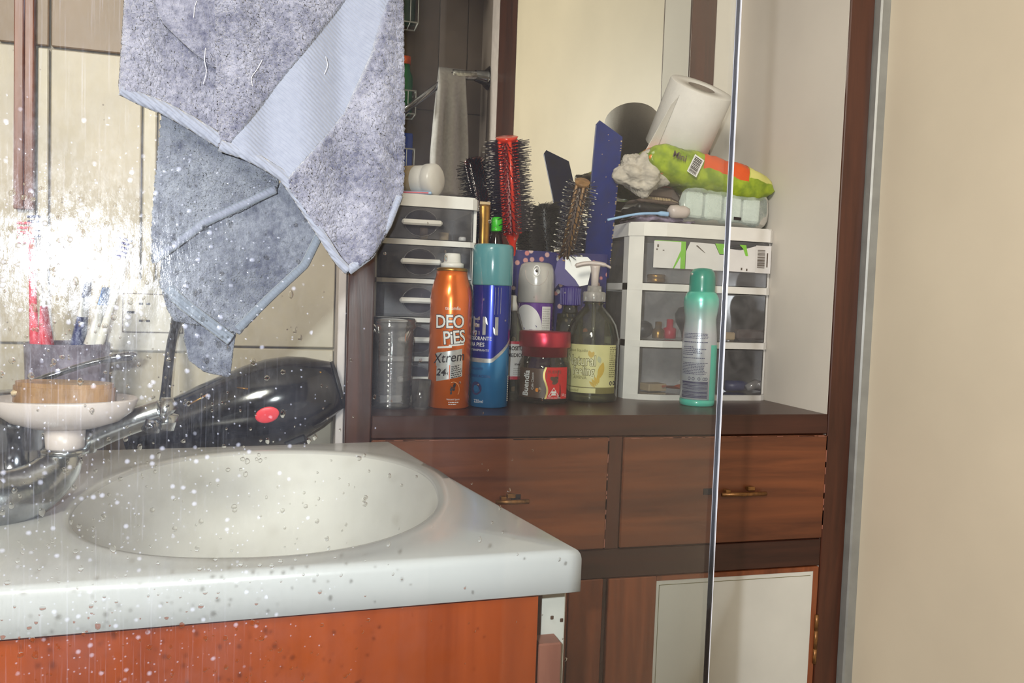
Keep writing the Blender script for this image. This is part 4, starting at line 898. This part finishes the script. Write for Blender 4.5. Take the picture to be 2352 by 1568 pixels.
# ------------------------------------------------------------------ brush holder and brushes
zt_=onY(1290,579,1.142).z
hx0,hx1=onY(1165,600,1.142).x,onY(1395,600,1.142).x
hl=thing('brush_holder',((hx0+hx1)/2,1.1695,SH),'navy flower-print box holding the hairbrushes and combs','holder'); hw=min((hx1-hx0)/2,.4735-(hx0+hx1)/2)
b=MB(); z1=zt_-SH; t_=.0015
b.box(-hw,hw,-.0275,-.0275+t_,0,z1).box(-hw,hw,.0245-t_,.0245,0,z1).box(-hw,-hw+t_,-.0275+t_,.0245-t_,0,z1).box(hw-t_,hw,-.0275+t_,.0245-t_,0,z1).box(-hw+t_,hw-t_,-.0275+t_,.0245-t_,0,.002)
obj('holder_wall',b,'speckle',hl)
def frame_from(A,B):
    d=(B-A); z=d.normalized(); y=Vector((0,1,0)); y=(y-z*y.dot(z)).normalized(); x=y.cross(z); return Matrix((x,y,z)).transposed().to_quaternion(),d.length
def brush(label,A,B,R,Rb,hl_,mats,n_b,rows,tipmat,vent=True):
    q,L=frame_from(A,B); o=thing('round_hairbrush',A,label,'hairbrush'); o.rotation_mode='QUATERNION'; o.rotation_quaternion=q
    h0=hl_*L
    obj('handle',MB().lathe([(0,0),(.006,.001),(.0075,.006),(.0062,h0*.3),(.0048,h0*.62),(.0055,h0*.8),(.0100,h0*.93),(.0105,h0*.98),(R,h0)],24),mats[0],o)
    obj('barrel',MB().lathe([(R,h0),(R*.9,h0+.004),(R*.9,L-.006)],24),mats[1],o)
    obj('end_cap',MB().lathe([(R*.9,L-.008),(R*1.12,L-.004),(R*1.28,L-.0005),(R*1.15,L),(0,L)],24),mats[0],o)
    fr=MB()
    for k in range(5):
        a=2*PI*k/5+.0; fr.tube([(R*math.sin(a),-R*math.cos(a),h0),(R*math.sin(a),-R*math.cos(a),L-.005)],R*.24,8)
    obj('ribs',fr,mats[0],o)
    bs=MB(); tp=MB()
    for i in range(rows):
        z=h0+.006+(L-.014-h0)*i/(rows-1)
        for k in range(n_b):
            a=2*PI*(k+.5*(i%2))/n_b+random.uniform(-.1,.1); r1=Rb*random.uniform(.86,1.02); dz=random.uniform(-.001,.001)
            p0=Vector((R*math.sin(a),-R*math.cos(a),z)); p1=Vector((r1*math.sin(a),-r1*math.cos(a),z+dz+.001))
            bs.tube([p0,p1],[.0009,.00045],4,cap=False,smooth=False)
            if (i+k)%2==0: tp.tube([p0.lerp(p1,.82),p1+(p1-p0)*.06],[.00048,.00055],4,smooth=False)
    obj('bristles',bs,mats[2],o,kind='stuff'); obj('bristle_tips',tp,tipmat,o,kind='stuff'); return o
brush('red round hairbrush with black bristles standing handle down in the holder',onY(1181,640,1.158),onY(1164,314,1.095),.0125,.0335,.335,['red',plain('dark_red_barrel',(150,40,34),.4),'bristle'],17,30,'bristle_tip')
brush('brown round hairbrush with pale metal pins leaning across the blue comb',onY(1285,650,1.153),onY(1338,416,1.048),.0085,.0235,.28,['brownwood',plain('brown_barrel',(84,62,48),.5),'bristle'],11,24,'metalpin')
# black paddle brush
A=onY(1262,640,1.17); B=onY(1248,468,1.150); q,L=frame_from(A,B); o=thing('black_hairbrush',A,'dense black bristle hairbrush between the red and the brown brush','hairbrush'); o.rotation_mode='QUATERNION'; o.rotation_quaternion=q
obj('core',MB().lathe([(.008,0),(.010,.04),(.011,L*.9),(.007,L)],20),'blackmat',o); bs=MB()
for i in range(1700):
    a=random.random()*2*PI; z=.045+random.random()*(L-.048); r1=random.uniform(.020,.0285); bs.tube([Vector((.009*math.sin(a),-.009*math.cos(a),z)),Vector((r1*math.sin(a),-r1*.7*math.cos(a),z+random.uniform(-.003,.006)))],[.0007,.0003],3,cap=False,smooth=False)
obj('bristles',bs,'blackmat',o,kind='stuff')
# blue comb: broad plate with ragged edge
Yc=1.088
A=onY(1370,640,1.172); B=onY(1398,276,1.075); q,L=frame_from(A,B)
o=thing('wide_comb',A,'tall broad blue plastic comb standing upright beside the drawer unit','comb'); o.rotation_mode='QUATERNION'; o.rotation_quaternion=q
ol=[(-.0235,0),(.0195,0),(.0215,L*.5),(.0225,L-.024),(-.013,L),(-.0185,L-.006)]
obj('plate',MB().prism([(x,z) for x,z in ol],-.0022,.0022),'bluecomb',o)
chips=MB()
for k in range(34):
    z=random.uniform(.10,1)*(L-.03); chips.box(.0200+.002*z/L-.0016,.0204+.002*z/L,-.0027,-.0021,z,z+random.uniform(.0006,.0022))
for k in range(7): z=random.uniform(.3,.95)*L; x=random.uniform(-.010,.012); chips.box(x,x+.0011,-.0025,-.0021,z,z+.0012)
obj('chips',chips,'tan',o)
# ------------------------------------------------------------------ pile on the wide drawer unit
zl=1.1488
def cushion(sx,sy,sz,nu=36,nv=18,pw=.45,ends=.3,seed=0,amp=.0012,flat=.0):
    """soft packet: super-ellipse section tapering to flat sealed ends"""
    mb=MB(); vs=[];fs=[]
    for j in range(nu+1):
        u=-1+2*j/nu; k=max(0,1-abs(u)**(1/ends if ends>0 else 6)); k=k**.5
        for i in range(nv):
            a=2*PI*i/nv; c,s=math.cos(a),math.sin(a); y=math.copysign(abs(c)**pw,c)*sy*(.80+.2*k); z=math.copysign(abs(s)**pw,s)*sz*(k*.97+.03)
            w=noise.noise(Vector((u*4+seed,c*2,s*2)))*amp*2+noise.noise(Vector((u*11+seed,c*5,s*5)))*amp
            vs.append((u*sx,y+w*c*2,z+w*s*2))
    for j in range(nu):
        for i in range(nv): fs.append((j*nv+i,(j+1)*nv+i,(j+1)*nv+(i+1)%nv,j*nv+(i+1)%nv))
    fs.append(tuple(range(nv))); fs.append(tuple(range(nu*nv,(nu+1)*nv))[::-1]); mb.add(vs,fs,True); return mb
# folded mauve cloth
o=obj('folded_cloth',cushion(.050,.040,.0048,30,14,.6,.15,3,.0015),'mauve',loc=(.5255,1.115,zl+.0060),label='flat folded mauve cloth at the near left of the wide drawer unit\'s lid',category='cloth')
# dark flat hairbrush, two layers
o=thing('paddle_brush',(.5240,1.118,zl+.0215),'dark brown paddle brush lying on the mauve cloth','hairbrush',rot=(0,.03,.05))
obj('paddle',cushion(.048,.030,.0090,30,16,.6,.12,5,.0008),'blackmat',o); obj('paddle_back',cushion(.045,.027,.004,24,14,.6,.15,6,.0005).xf(Matrix.Translation((0,0,.0105))),'brownfelt',o)
o=thing('brown_comb',(.538,1.108,zl+.0420),'brown comb with downward teeth lying on the paddle brush','comb',rot=(0,.03,.02))
obj('spine',MB().box(-.043,.042,-.0030,.0030,-.002,.0135,.0022),'brownfelt',o)
tb=MB()
for k in range(30): x=-.039+.0026*k; tb.box(x,x+.0012,-.0012,.0012,-.0085,-.0018)
obj('teeth',tb,'tan',o)
# toothbrush lying in front
p=onY(1560,486,1.068)
o=thing('toothbrush',(p.x,1.068,p.z),'light blue toothbrush with white capped head lying at the front of the pile','toothbrush')
q=[onY(1395,505,1.075)-p,onY(1460,492,1.072)-p,onY(1510,490,1.07)-p,onY(1535,492,1.068)-p]
obj('handle',MB().tube(spline(q,5),[.0018]*6+[.002]*5+[.0035]*5,10),'lightblue',o)
obj('head_cap',MB().tube([Vector((-.016,0,-.002)),Vector((-.013,0,-.0005)),Vector((-.004,0,0)),Vector((0,0,-.0004)),Vector((.006,0,0)),Vector((.013,0,-.001)),Vector((.0155,0,-.002))],[.005,.0088,.0098,.0088,.0092,.0072,.003],18),'wmilky',o)
# fleece cloth
def lump(label,name,c,r,seed,cat):
    mb=MB(); nu,nv=120,80; vs=[];fs=[]
    for j in range(nv+1):
        ph=PI*j/nv
        for i in range(nu):
            a=2*PI*i/nu; d=Vector((math.sin(ph)*math.cos(a),math.sin(ph)*math.sin(a),math.cos(ph)))
            k=1+.36*noise.noise(d*1.5+Vector((seed,0,0)))+.12*noise.noise(d*3.2+Vector((seed,3,0)))+.03*noise.noise(d*9)+.035*noise.noise(d*26)+random.uniform(-.018,.018)
            vs.append((d.x*r[0]*k,d.y*r[1]*k,d.z*r[2]*k))
    for j in range(nv):
        for i in range(nu): fs.append((j*nu+i,(j+1)*nu+i,(j+1)*nu+(i+1)%nu,j*nu+(i+1)%nu))
    mb.add(vs,fs,True); return obj(name,mb,'clothgrey',loc=c,label=label,category=cat)
lump('crumpled off-white fleece cloth between the blue comb and the green packet','fleece_cloth',(.487,1.098,1.222),(.040,.030,.031),2.3,'cloth')
# clear tissue pack
o=thing('tissue_pack',(.6120,1.113,zl+.0285),'pale green see-through pack of tissues lying on the wide drawer unit','tissue pack',rot=(0,.03,0))
obj('wrapper',cushion(.074,.046,.0285,40,24,.36,.07,9,.0009),'film',o)
inn=MB()
for k in range(4): inn.box(-.062+.0315*k,-.034+.0315*k,-.038,.038,-.0185,.0185,.003)
obj('tissue_bundle',inn,'white',o); pr_=MB(); text_flat(pr_,'Rosal',.016,0,0,0,bold=.0003); pr_.xf(Matrix.Translation((.004,-.012,.0300))@Matrix.Rotation(-.5*PI,4,'X')@Matrix.Identity(4))
pr2=MB().box(-.050,.055,-.020,.034,.0268,.0285,.001); obj('printed_band',pr2,clear('green_film_print',(190,216,196),.45,.2,1.3,(140,176,146)),o)
dk=MB().box(.010,.022,-.0500,-.0485,-.0180,-.0135,.0004); obj('dark_print',dk,'dark',o)
# green wipes packet
pL,pR=onY(1480,352,1.085),onY(1778,436,1.075); ce=(pL+pR)/2; L=(pR-pL).length/2
tilt=math.atan2(pR.z-pL.z,pR.x-pL.x); ce.y=1.100
o=thing('wipes_packet',(ce.x-.002,ce.y,ce.z-.003),'lime green and orange wipes packet lying on the tissue pack','packet',rot=(0,-tilt,0))
obj('wrapper',cushion(L*.98,.040,.0270,54,28,.62,.22,1,.0011),'wrapper',o)
cr=MB()
for s_ in (-1,1): cr.grid(lambda u,v:Vector((s_*(L*.95+.006*u),(v-.5)*.062,.0015*math.sin(v*40))),2,40)
e_=obj('crimped_end',cr,plain('lime_film',(150,186,60),.3),o)
bc=MB().box(-.0085,.0085,-.0004,.0,-.0135,.0155); bc.cur=1; z=.0130
while z>-.0115:
    h=random.choice((.0006,.001,.0014)); bc.box(-.0065,.006,-.0007,-.0004,z-h,z); z-=h+random.choice((.0006,.001))
bc.xf(Matrix.Translation((-.036,-.0442,-.002))@Matrix.Rotation(.30,4,'Y')@Matrix.Rotation(-.12,4,'X')); obj('barcode',bc,['white','dark'],o)
tx=MB(); text_flat(tx,'Mini',.013,0,0,0,bold=.0002); tx.xf(Matrix.Translation((-.064,-.0462,.001))@Matrix.Rotation(.1,4,'Y')); obj('lettering',tx,'brownfelt',o)
# toilet roll
top=onY(1612,200,1.075); ax=Vector((.13,-.50,.82)).normalized(); 
R=.0475; Hh=.098
xx=Vector((1,0,0)); xx=(xx-ax*xx.dot(ax)).normalized(); yy=ax.cross(xx); rq=Matrix((xx,yy,ax)).transposed().to_quaternion()
base=top-ax*Hh
o=thing('toilet_roll',base,'white toilet roll tilted on top of the green packet','toilet roll'); o.rotation_mode='QUATERNION'; o.rotation_quaternion=rq
obj('paper_wall',MB().lathe([(.0205,.001),(R-.001,0),(R,.0008),(R,Hh-.001),(R-.001,Hh),(.0205,Hh-.0005),(.0205,.001)],64,cap=False),'paper',o)
obj('core',MB().lathe([(.0206,.001),(.0206,Hh-.001),(.0198,Hh-.001),(.0198,.001),(.0206,.001)],40,cap=False),'card',o)
def sheet(u,v):
    # loose end leaves the roll tangentially on the left and drops
    a=-1.05; t=u*.034; z=Hh*(.86-.86*v)
    return Vector(((R+.0006)*math.sin(a)-math.cos(a)*t*.5-.012*u*v, -(R+.0006)*math.cos(a)-math.sin(a)*t*.2-.010*u, z-.014*u+(.002*noise.noise(Vector((v*30,u*3,0))) )+(.0 if u<.95 else .0015*noise.noise(Vector((v*80,0,2))))))
sh=MB().grid(sheet,14,40); e_=obj('loose_sheet',sh,'paper',o); solid(e_,.0006)
# ------------------------------------------------------------------ what the mirror shows: towel bar, hand towel, shower caddy
def rv(x,y,Yv):
    p=onY(x,y,Yv); return Vector((p.x,2*1.2005-p.y,p.z))
m0,m1,m2,m3=rv(1128,180,3.12),rv(1085,182,3.05),rv(1046,184,2.98),rv(955,240,2.80)
q_=onX(1122,180,.742); m0=Vector((.742,MY-q_.y,q_.z)); dv=Vector((-.05,.01,0)); m1=m0+Vector((-.06,.015,0)); m2=m0+Vector((-.15,.015,-.004)); m3=m0+Vector((-.34,.03,-.17))
tr_=thing('towel_bar',m0,'chrome towel bar with flared mount on the grey shower wall','towel bar')
q=[Vector((0,0,0)),Vector((-.018,0,0)),Vector((-.05,.01,0))]
obj('flared_mount',MB().tube([Vector((0,0,0)),Vector((-.004,0,0)),Vector((-.02,.003,0)),Vector((-.06,.02,0))],[.048,.044,.028,.021],28),'chrome_dark',tr_)
obj('arm',MB().tube(spline([Vector((-.05,.015,0)),m1-m0,m2-m0],5),.019,20),'chrome',tr_)
obj('bar',MB().tube([m2-m0,m3-m0],.013,16),'chrome_dark',tr_)
t0=rv(1050,175,2.97); t1=rv(1060,400,2.97)
def hang(u,v):
    x=-.075+.15*u; L=.52; s=v*2-1; 
    z=-abs(s)*L*(1.0 if s<0 else .92); y=.020*math.copysign(1,s) if abs(s)>.06 else .020*s/.06
    f=.72+.28*min(1,abs(s)*1.6); zz=z+.016*max(0,1-abs(s)/.06)
    return Vector((x*f*.95,y+.012*math.sin(u*14)*min(1,abs(s)*3),zz))
hx=(t0+rv(1040,190,2.97))/2
ht=MB().grid(hang,44,60); e_=obj('hand_towel',ht,'cloth',loc=(m2.x-.004,m2.y,m2.z+.004),label='white hand towel draped over the chrome towel bar',category='towel'); solid(e_,.007)
# caddy
cz=[rv(935,p,3.25).z for p in (52,-60,262,205,395)]
cx0,cx1=rv(905,200,3.25).x-.16,rv(955,200,3.25).x; yv=-.825
cd_=thing('shower_caddy',((cx0+cx1)/2,yv-.06,cz[4]),'white wire shower caddy with three baskets on the rear wall','caddy'); zb=cz[4]; hw=(cx1-cx0)/2
for zlo,hgt in ((cz[0]-zb,.13),(cz[2]-zb,.09),(cz[4]-zb,.09)):
    mb=MB()
    for z in (zlo,zlo+hgt):
        R_=[Vector(p) for p in ((-hw,-.05,z),(hw,-.05,z),(hw,.05,z),(-hw,.05,z),(-hw,-.05,z))]
        for a,b in zip(R_,R_[1:]): mb.tube([a,b],.0028,8)
    for k in range(9): x=-hw+2*hw*k/8; mb.tube([(x,.05,zlo),(x,.05,zlo+hgt)],.0016,6); mb.tube([(x,-.05,zlo),(x,.05,zlo)],.0016,6)
    obj('basket',mb,'wire',cd_)
obj('upright',MB().tube([(-hw*.6,-.055,-.02),(-hw*.6,-.055,.75)],.003,8).tube([(hw*.6,-.055,-.02),(hw*.6,-.055,.75)],.003,8),'wire',cd_)
def bot(name,label,x,zlo,prof,m1,m2,cap):
    o=thing(name,((cx0+cx1)/2+x,yv-.06,zb+zlo+.004),label,'bottle'); obj('bottle_body',MB().lathe(prof,24),m1,o); zt=prof[-1][1]; obj('cap',MB().lathe([(prof[-1][0]+.003,zt),(prof[-1][0]+.003,zt+cap),(0,zt+cap)],20),m2,o); return o
bot('shampoo_bottle','dark green shampoo bottle in the top basket of the wire caddy',hw-.035,cz[0]-zb,[(.028,0),(.03,.01),(.03,.13),(.014,.15)],plain('dark_green',(30,60,44),.3),'blackmat',.03)
bot('shampoo_bottle','white and black shampoo bottle in the top basket of the wire caddy',hw-.105,cz[0]-zb,[(.028,0),(.03,.01),(.03,.13),(.014,.15)],'wplastic','blackmat',.03)
bot('shampoo_bottle','clear bottle of green liquid with orange cap in the middle basket of the caddy',hw-.035,cz[2]-zb,[(.024,0),(.027,.01),(.027,.15),(.016,.175),(.014,.20)],'dkgreen','rust',.03)
bot('shampoo_bottle','grey shampoo bottle in the middle basket of the wire caddy',hw-.10,cz[2]-zb,[(.026,0),(.029,.01),(.029,.15),(.014,.17)],'greycap','blackmat',.03)
o=obj('blue_carton',MB().box(-.04,.04,-.03,.03,0,.15,.003),'bluebox',loc=((cx0+cx1)/2+hw-.045,yv-.06,zb+.005),label='blue carton in the bottom basket of the wire caddy',category='carton')
# ------------------------------------------------------------------ shower screen
E0=onG(1667,784,GD)        # free vertical edge of the pane
scr=thing('shower_screen',(E0.x,E0.y,0),'frameless dirty shower glass pane with polished free edge','shower screen',rot=(0,0,math.atan2(GT.y,GT.x)))
TH=.0046; LW=.80; ZT=1.262
g=MB(); g.add([(-LW,0,.02),(-.0006,0,.02),(-.0006,0,ZT),(-LW,0,ZT)],[(0,1,2,3)])
gf=obj('dirty_face',g,'screen',scr,label='spotted camera-side face of the glass')
g=MB(); g.add([(-LW,TH,.02),(-.0006,TH,.02),(-.0006,TH,ZT),(-LW,TH,ZT)],[(3,2,1,0)]); obj('clean_face',g,'screen_clean',scr)
obj('polished_edge',MB().box(-.0012,-.0003,.0008,TH-.0008,.02,ZT),plain('shaded_glass_core',(84,90,106),.12,.2),scr)  # dark middle of the edge's reflection put into the core colour
for ya,yb2 in ((0,.0009),(TH-.0009,TH)): obj('polished_arris',MB().box(-.0013,0,ya,yb2,.02,ZT,.0003),'glass_edge',scr)  # bright highlight lines along the edge put into the arris colour
obj('top_edge',MB().box(-LW,-.0013,.0,TH,ZT,ZT+.0008),'glass_edge',scr)
sm=scr.rotation_euler.to_matrix(); 
wdp=MB()
random.seed(21)
def drop(px,py,r,tall=1):
    p=onG(px,py,GD)-Vector((E0.x,E0.y,0)); p=sm.inverted()@p; x,z=p.x,p.z; n_=10; vs=[(x,-.34*r,z)]
    sh=[1+random.uniform(-.15,.15) for _ in range(n_)]
    for q_,h in ((.6,.26),(.88,.13),(1,0)):
        for i in range(n_): a=2*PI*i/n_; vs.append((x+r*q_*sh[i]*math.cos(a),-h*r-.00002,z+r*tall*q_*sh[i]*math.sin(a)))
    fs=[(0,1+(i+1)%n_,1+i) for i in range(n_)]
    for k in range(2): fs+=[(1+k*n_+i,1+k*n_+(i+1)%n_,1+(k+1)*n_+(i+1)%n_,1+(k+1)*n_+i) for i in range(n_)]
    wdp.add(vs,fs,True)
for k in range(800):
    px=random.uniform(0,1300)**1.0; py=random.uniform(420,1568)
    if px>850 and random.random()<.75: continue
    if py<900 and px>520 and random.random()<.6: continue
    r=random.choice((.0004,.0005,.0006,.0008,.0011,.0013 if random.random()<.4 else .0006))
    drop(px,py,r,random.choice((1,1,1.2,1.5)))
obj('water_drops',wdp,'water',scr,kind='stuff')
# ------------------------------------------------------------------ towel over the screen
random.seed(5)
def poly(pts):
    P=[Vector((x,y)) for x,y in pts]; L=[0]
    for a,b in zip(P,P[1:]): L.append(L[-1]+(b-a).length)
    def f(t):
        s=t*L[-1]
        for i in range(len(P)-1):
            if s<=L[i+1]+1e-9: return P[i].lerp(P[i+1],(s-L[i])/max(1e-9,L[i+1]-L[i]))
        return P[-1]
    def g(t):  # light smoothing
        return (f(max(0,t-.02))+f(t)*2+f(min(1,t+.02)))/4 if 0<t<1 else f(t)
    return g
def coons(L,R,T,B):
    L,R,T,B=map(poly,(L,R,T,B))
    def s(u,v): return L(v)*(1-u)+R(v)*u+T(u)*(1-v)+B(u)*v-(L(0)*(1-u)*(1-v)+R(0)*u*(1-v)+L(1)*(1-u)*v+R(1)*u*v)
    return s
def bandf(x,y):
    # flat woven band crossing the near sheet diagonally
    xl=758-(y-34)*.80; xr=895-(y*.26 if y<130 else 34+(y-130)*.47 if y<258 else 94+(y-258)*.85)
    return max(0,min(1,(x-xl)/8))*max(0,min(1,(xr-x)/8))
def cloth(name,sf,nu,nv,D,hfun,pile,parent,band=None,edge=0.0,lbl=None):
    mb=MB(); bd=[]; vs=[]
    for j in range(nv+1):
        for i in range(nu+1):
            u,v=i/nu,j/nv; p=sf(u,v); bf=band(p.x,p.y) if band else 0
            e=min(u,1-u,1-v); ed=max(0,1-e/.03)**2*edge
            h=hfun(p.x,p.y)-ed
            w=noise.noise(Vector((p.x*.11,p.y*.11,D*50)))*.9+noise.noise(Vector((p.x*.33,p.y*.33,D*70)))*.9+random.uniform(-.5,.5)
            h+=pile*(1-bf)*w-.0009*bf*(1 if pile else 0)
            vs.append(onG(p.x,p.y,D-h)); bd.append(bf)
    mb.grid(lambda u,v:(0,0,0),1,1); mb.v=[];mb.f=[];mb.mi=[];mb.sm=[]
    fs=[(j*(nu+1)+i,j*(nu+1)+i+1,(j+1)*(nu+1)+i+1,(j+1)*(nu+1)+i) for j in range(nv) for i in range(nu)]
    mb.add(vs,fs,True); o=obj(name,mb,'towel',parent); at=o.data.attributes.new('band','FLOAT','POINT'); at.data.foreach_set('value',bd)
    if lbl: o['label']=lbl
    solid(o,.0022,0); return o
tw=thing('bath_towel',(0,0,0),'blue-grey terry towel draped over the top of the shower glass','towel')
DN=GD-.0075; DF=GD+TH+.0045
g3=lambda x,c,w: math.exp(-((x-c)/w)**2)
hB=lambda x,y: .0030+.0045*g3(x,545+.05*y,40)+.0052*g3(x,690-.1*y+(y/500)*60,55)+.0062*g3(x,880-.05*y,36)-.002*g3(x,780+.0*y,30)
hA=lambda x,y: -.0030+.0062*g3(x+.2*y,335,55)+.0018*g3(x,430,30)
cloth('near_fold',coons([(290,-330),(290,0),(284,90),(276,212)],[(508,-330),(506,0),(505,330)],[(290,-330),(508,-330)],[(276,212),(360,248),(440,285),(505,330)]),110,230,DN,hA,.00055,tw,edge=.0008)
cloth('near_flap',coons([(330,-330),(335,-20),(380,55),(440,112),(503,158)],[(520,-330),(514,0),(512,120),(508,160)],[(330,-330),(520,-330)],[(503,158),(508,160)]),60,120,DN,lambda x,y:.0024+.001*g3(x,450,40),.00035,tw,edge=.001)
cloth('near_sheet',coons([(502,-330),(497,0),(497,160),(504,338)],[(926,-330),(924,0),(928,300),(926,440),(902,505),(852,592),(797,628)],[(502,-330),(926,-330)],[(504,338),(600,385),(652,415),(700,480),(755,565),(788,612),(797,628)]),230,420,DN,hB,.00060,tw,band=bandf,edge=.0008)
hC=lambda x,y: -.001+.0012*g3(x,470,50)
cloth('far_sheet',coons([(372,262),(366,330),(357,420),(350,520),(350,604)],[(650,372),(640,410),(630,442)],[(372,262),(420,270),(500,315),(650,372)],[(350,604),(400,572),(470,520),(560,478),(630,442)]),150,170,DF,lambda x,y:.0028,.0004,tw,edge=.0006)
cloth('far_fold',coons([(392,560),(372,600),(368,655),(385,705),(402,735)],[(700,400),(745,500),(738,535),(700,615),(620,690),(548,765)],[(392,560),(470,500),(560,450),(700,400)],[(402,735),(440,742),(500,752),(548,765)]),150,150,DF+.003,lambda x,y:.001+.0015*g3(x,520+(y-600)*.2,18),.0004,tw,edge=.0006)
cloth('far_tail',coons([(424,720),(426,780),(436,825),(470,850),(524,861)],[(545,700),(538,765),(530,820),(524,861)],[(424,720),(545,700)],[(524,861),(524,861)]),50,70,DF+.007,lambda x,y:.0,.00035,tw,edge=.0004)
# rolled part over the top of the glass
top=MB()
def over(u,v):
    a=-PI*.5+PI*v*1.0; p=onG(290+640*u,-330,GD); base=Vector((p.x,p.y,0)); z=ZT+.006
    rr_=.0115; return base+GN*(.003+rr_*math.sin(a))+Vector((0,0,z+rr_*.8*math.cos(a)+.001*math.sin(u*30)))
top.grid(over,60,14); o=obj('top_roll',top,'towel',tw); solid(o,.003)
bk=MB().grid(lambda u,v:(lambda p:Vector((p.x,p.y,0))+GN*.0035+Vector((0,0,ZT+.004-.135*v)))(onG(330+560*u,-330,DF+.004)),40,20); o=obj('back_drop',bk,'towel',tw); solid(o,.003)
def hem(name,pts,D,w,lift,parent,wpx=None):
    pf=poly(pts); n_=90; vs=[]; sm_=[]
    for i in range(n_+1):
        t=i/n_; p=pf(t); q=pf(min(1,t+.02))-pf(max(0,t-.02)); q.normalize(); nrm=Vector((-q.y,q.x)); ww=wpx(t) if wpx else w
        for k in range(7):
            s=k/6-.5; c_=p+nrm*(s*ww); vs.append(onG(c_.x,c_.y,D-lift-.0016*math.cos(s*PI)-.0003*noise.noise(Vector((i*.4,k*.5,1)))))
    fs=[(i*7+k,i*7+k+1,(i+1)*7+k+1,(i+1)*7+k) for i in range(n_) for k in range(6)]
    mb=MB().add(vs,fs,True); o=obj(name,mb,'towel',parent); at=o.data.attributes.new('band','FLOAT','POINT'); at.data.foreach_set('value',[1.0]*len(vs)); solid(o,.0012); return o
hem('hem',[(278,205),(320,226),(380,250),(440,283),(508,325)],DN,26,.0022,tw,lambda t:24+6*t)
hem('hem',[(505,334),(560,352),(610,378),(652,405),(692,465),(740,540),(775,596),(800,622)],DN,18,.0052,tw,lambda t:24-8*t)
hem('hem',[(800,622),(850,586),(892,515),(918,450)],DN,14,.0050,tw,lambda t:18-6*t)
hem('hem',[(352,596),(400,562),(470,510),(560,468),(632,434)],DF,18,.0030,tw)
hem('hem',[(738,530),(700,608),(620,682),(546,756)],DF+.003,16,.0030,tw)
hem('hem',[(385,660),(420,698),(470,735),(530,780)],DF+.003,26,.0028,tw)
th_=MB()
for pts,lf in (([(467,192),(474,165),(470,140),(472,110)],.006),([(580,198),(578,178),(590,160),(602,138)],.0095),([(445,40),(447,18),(452,2)],.007),([(745,170),(752,150),(748,130)],.009)):
    th_.tube(spline([onG(x,y,DN-lf) for x,y in pts],5),.00012,6)
obj('loose_threads',th_,'cloth',tw)
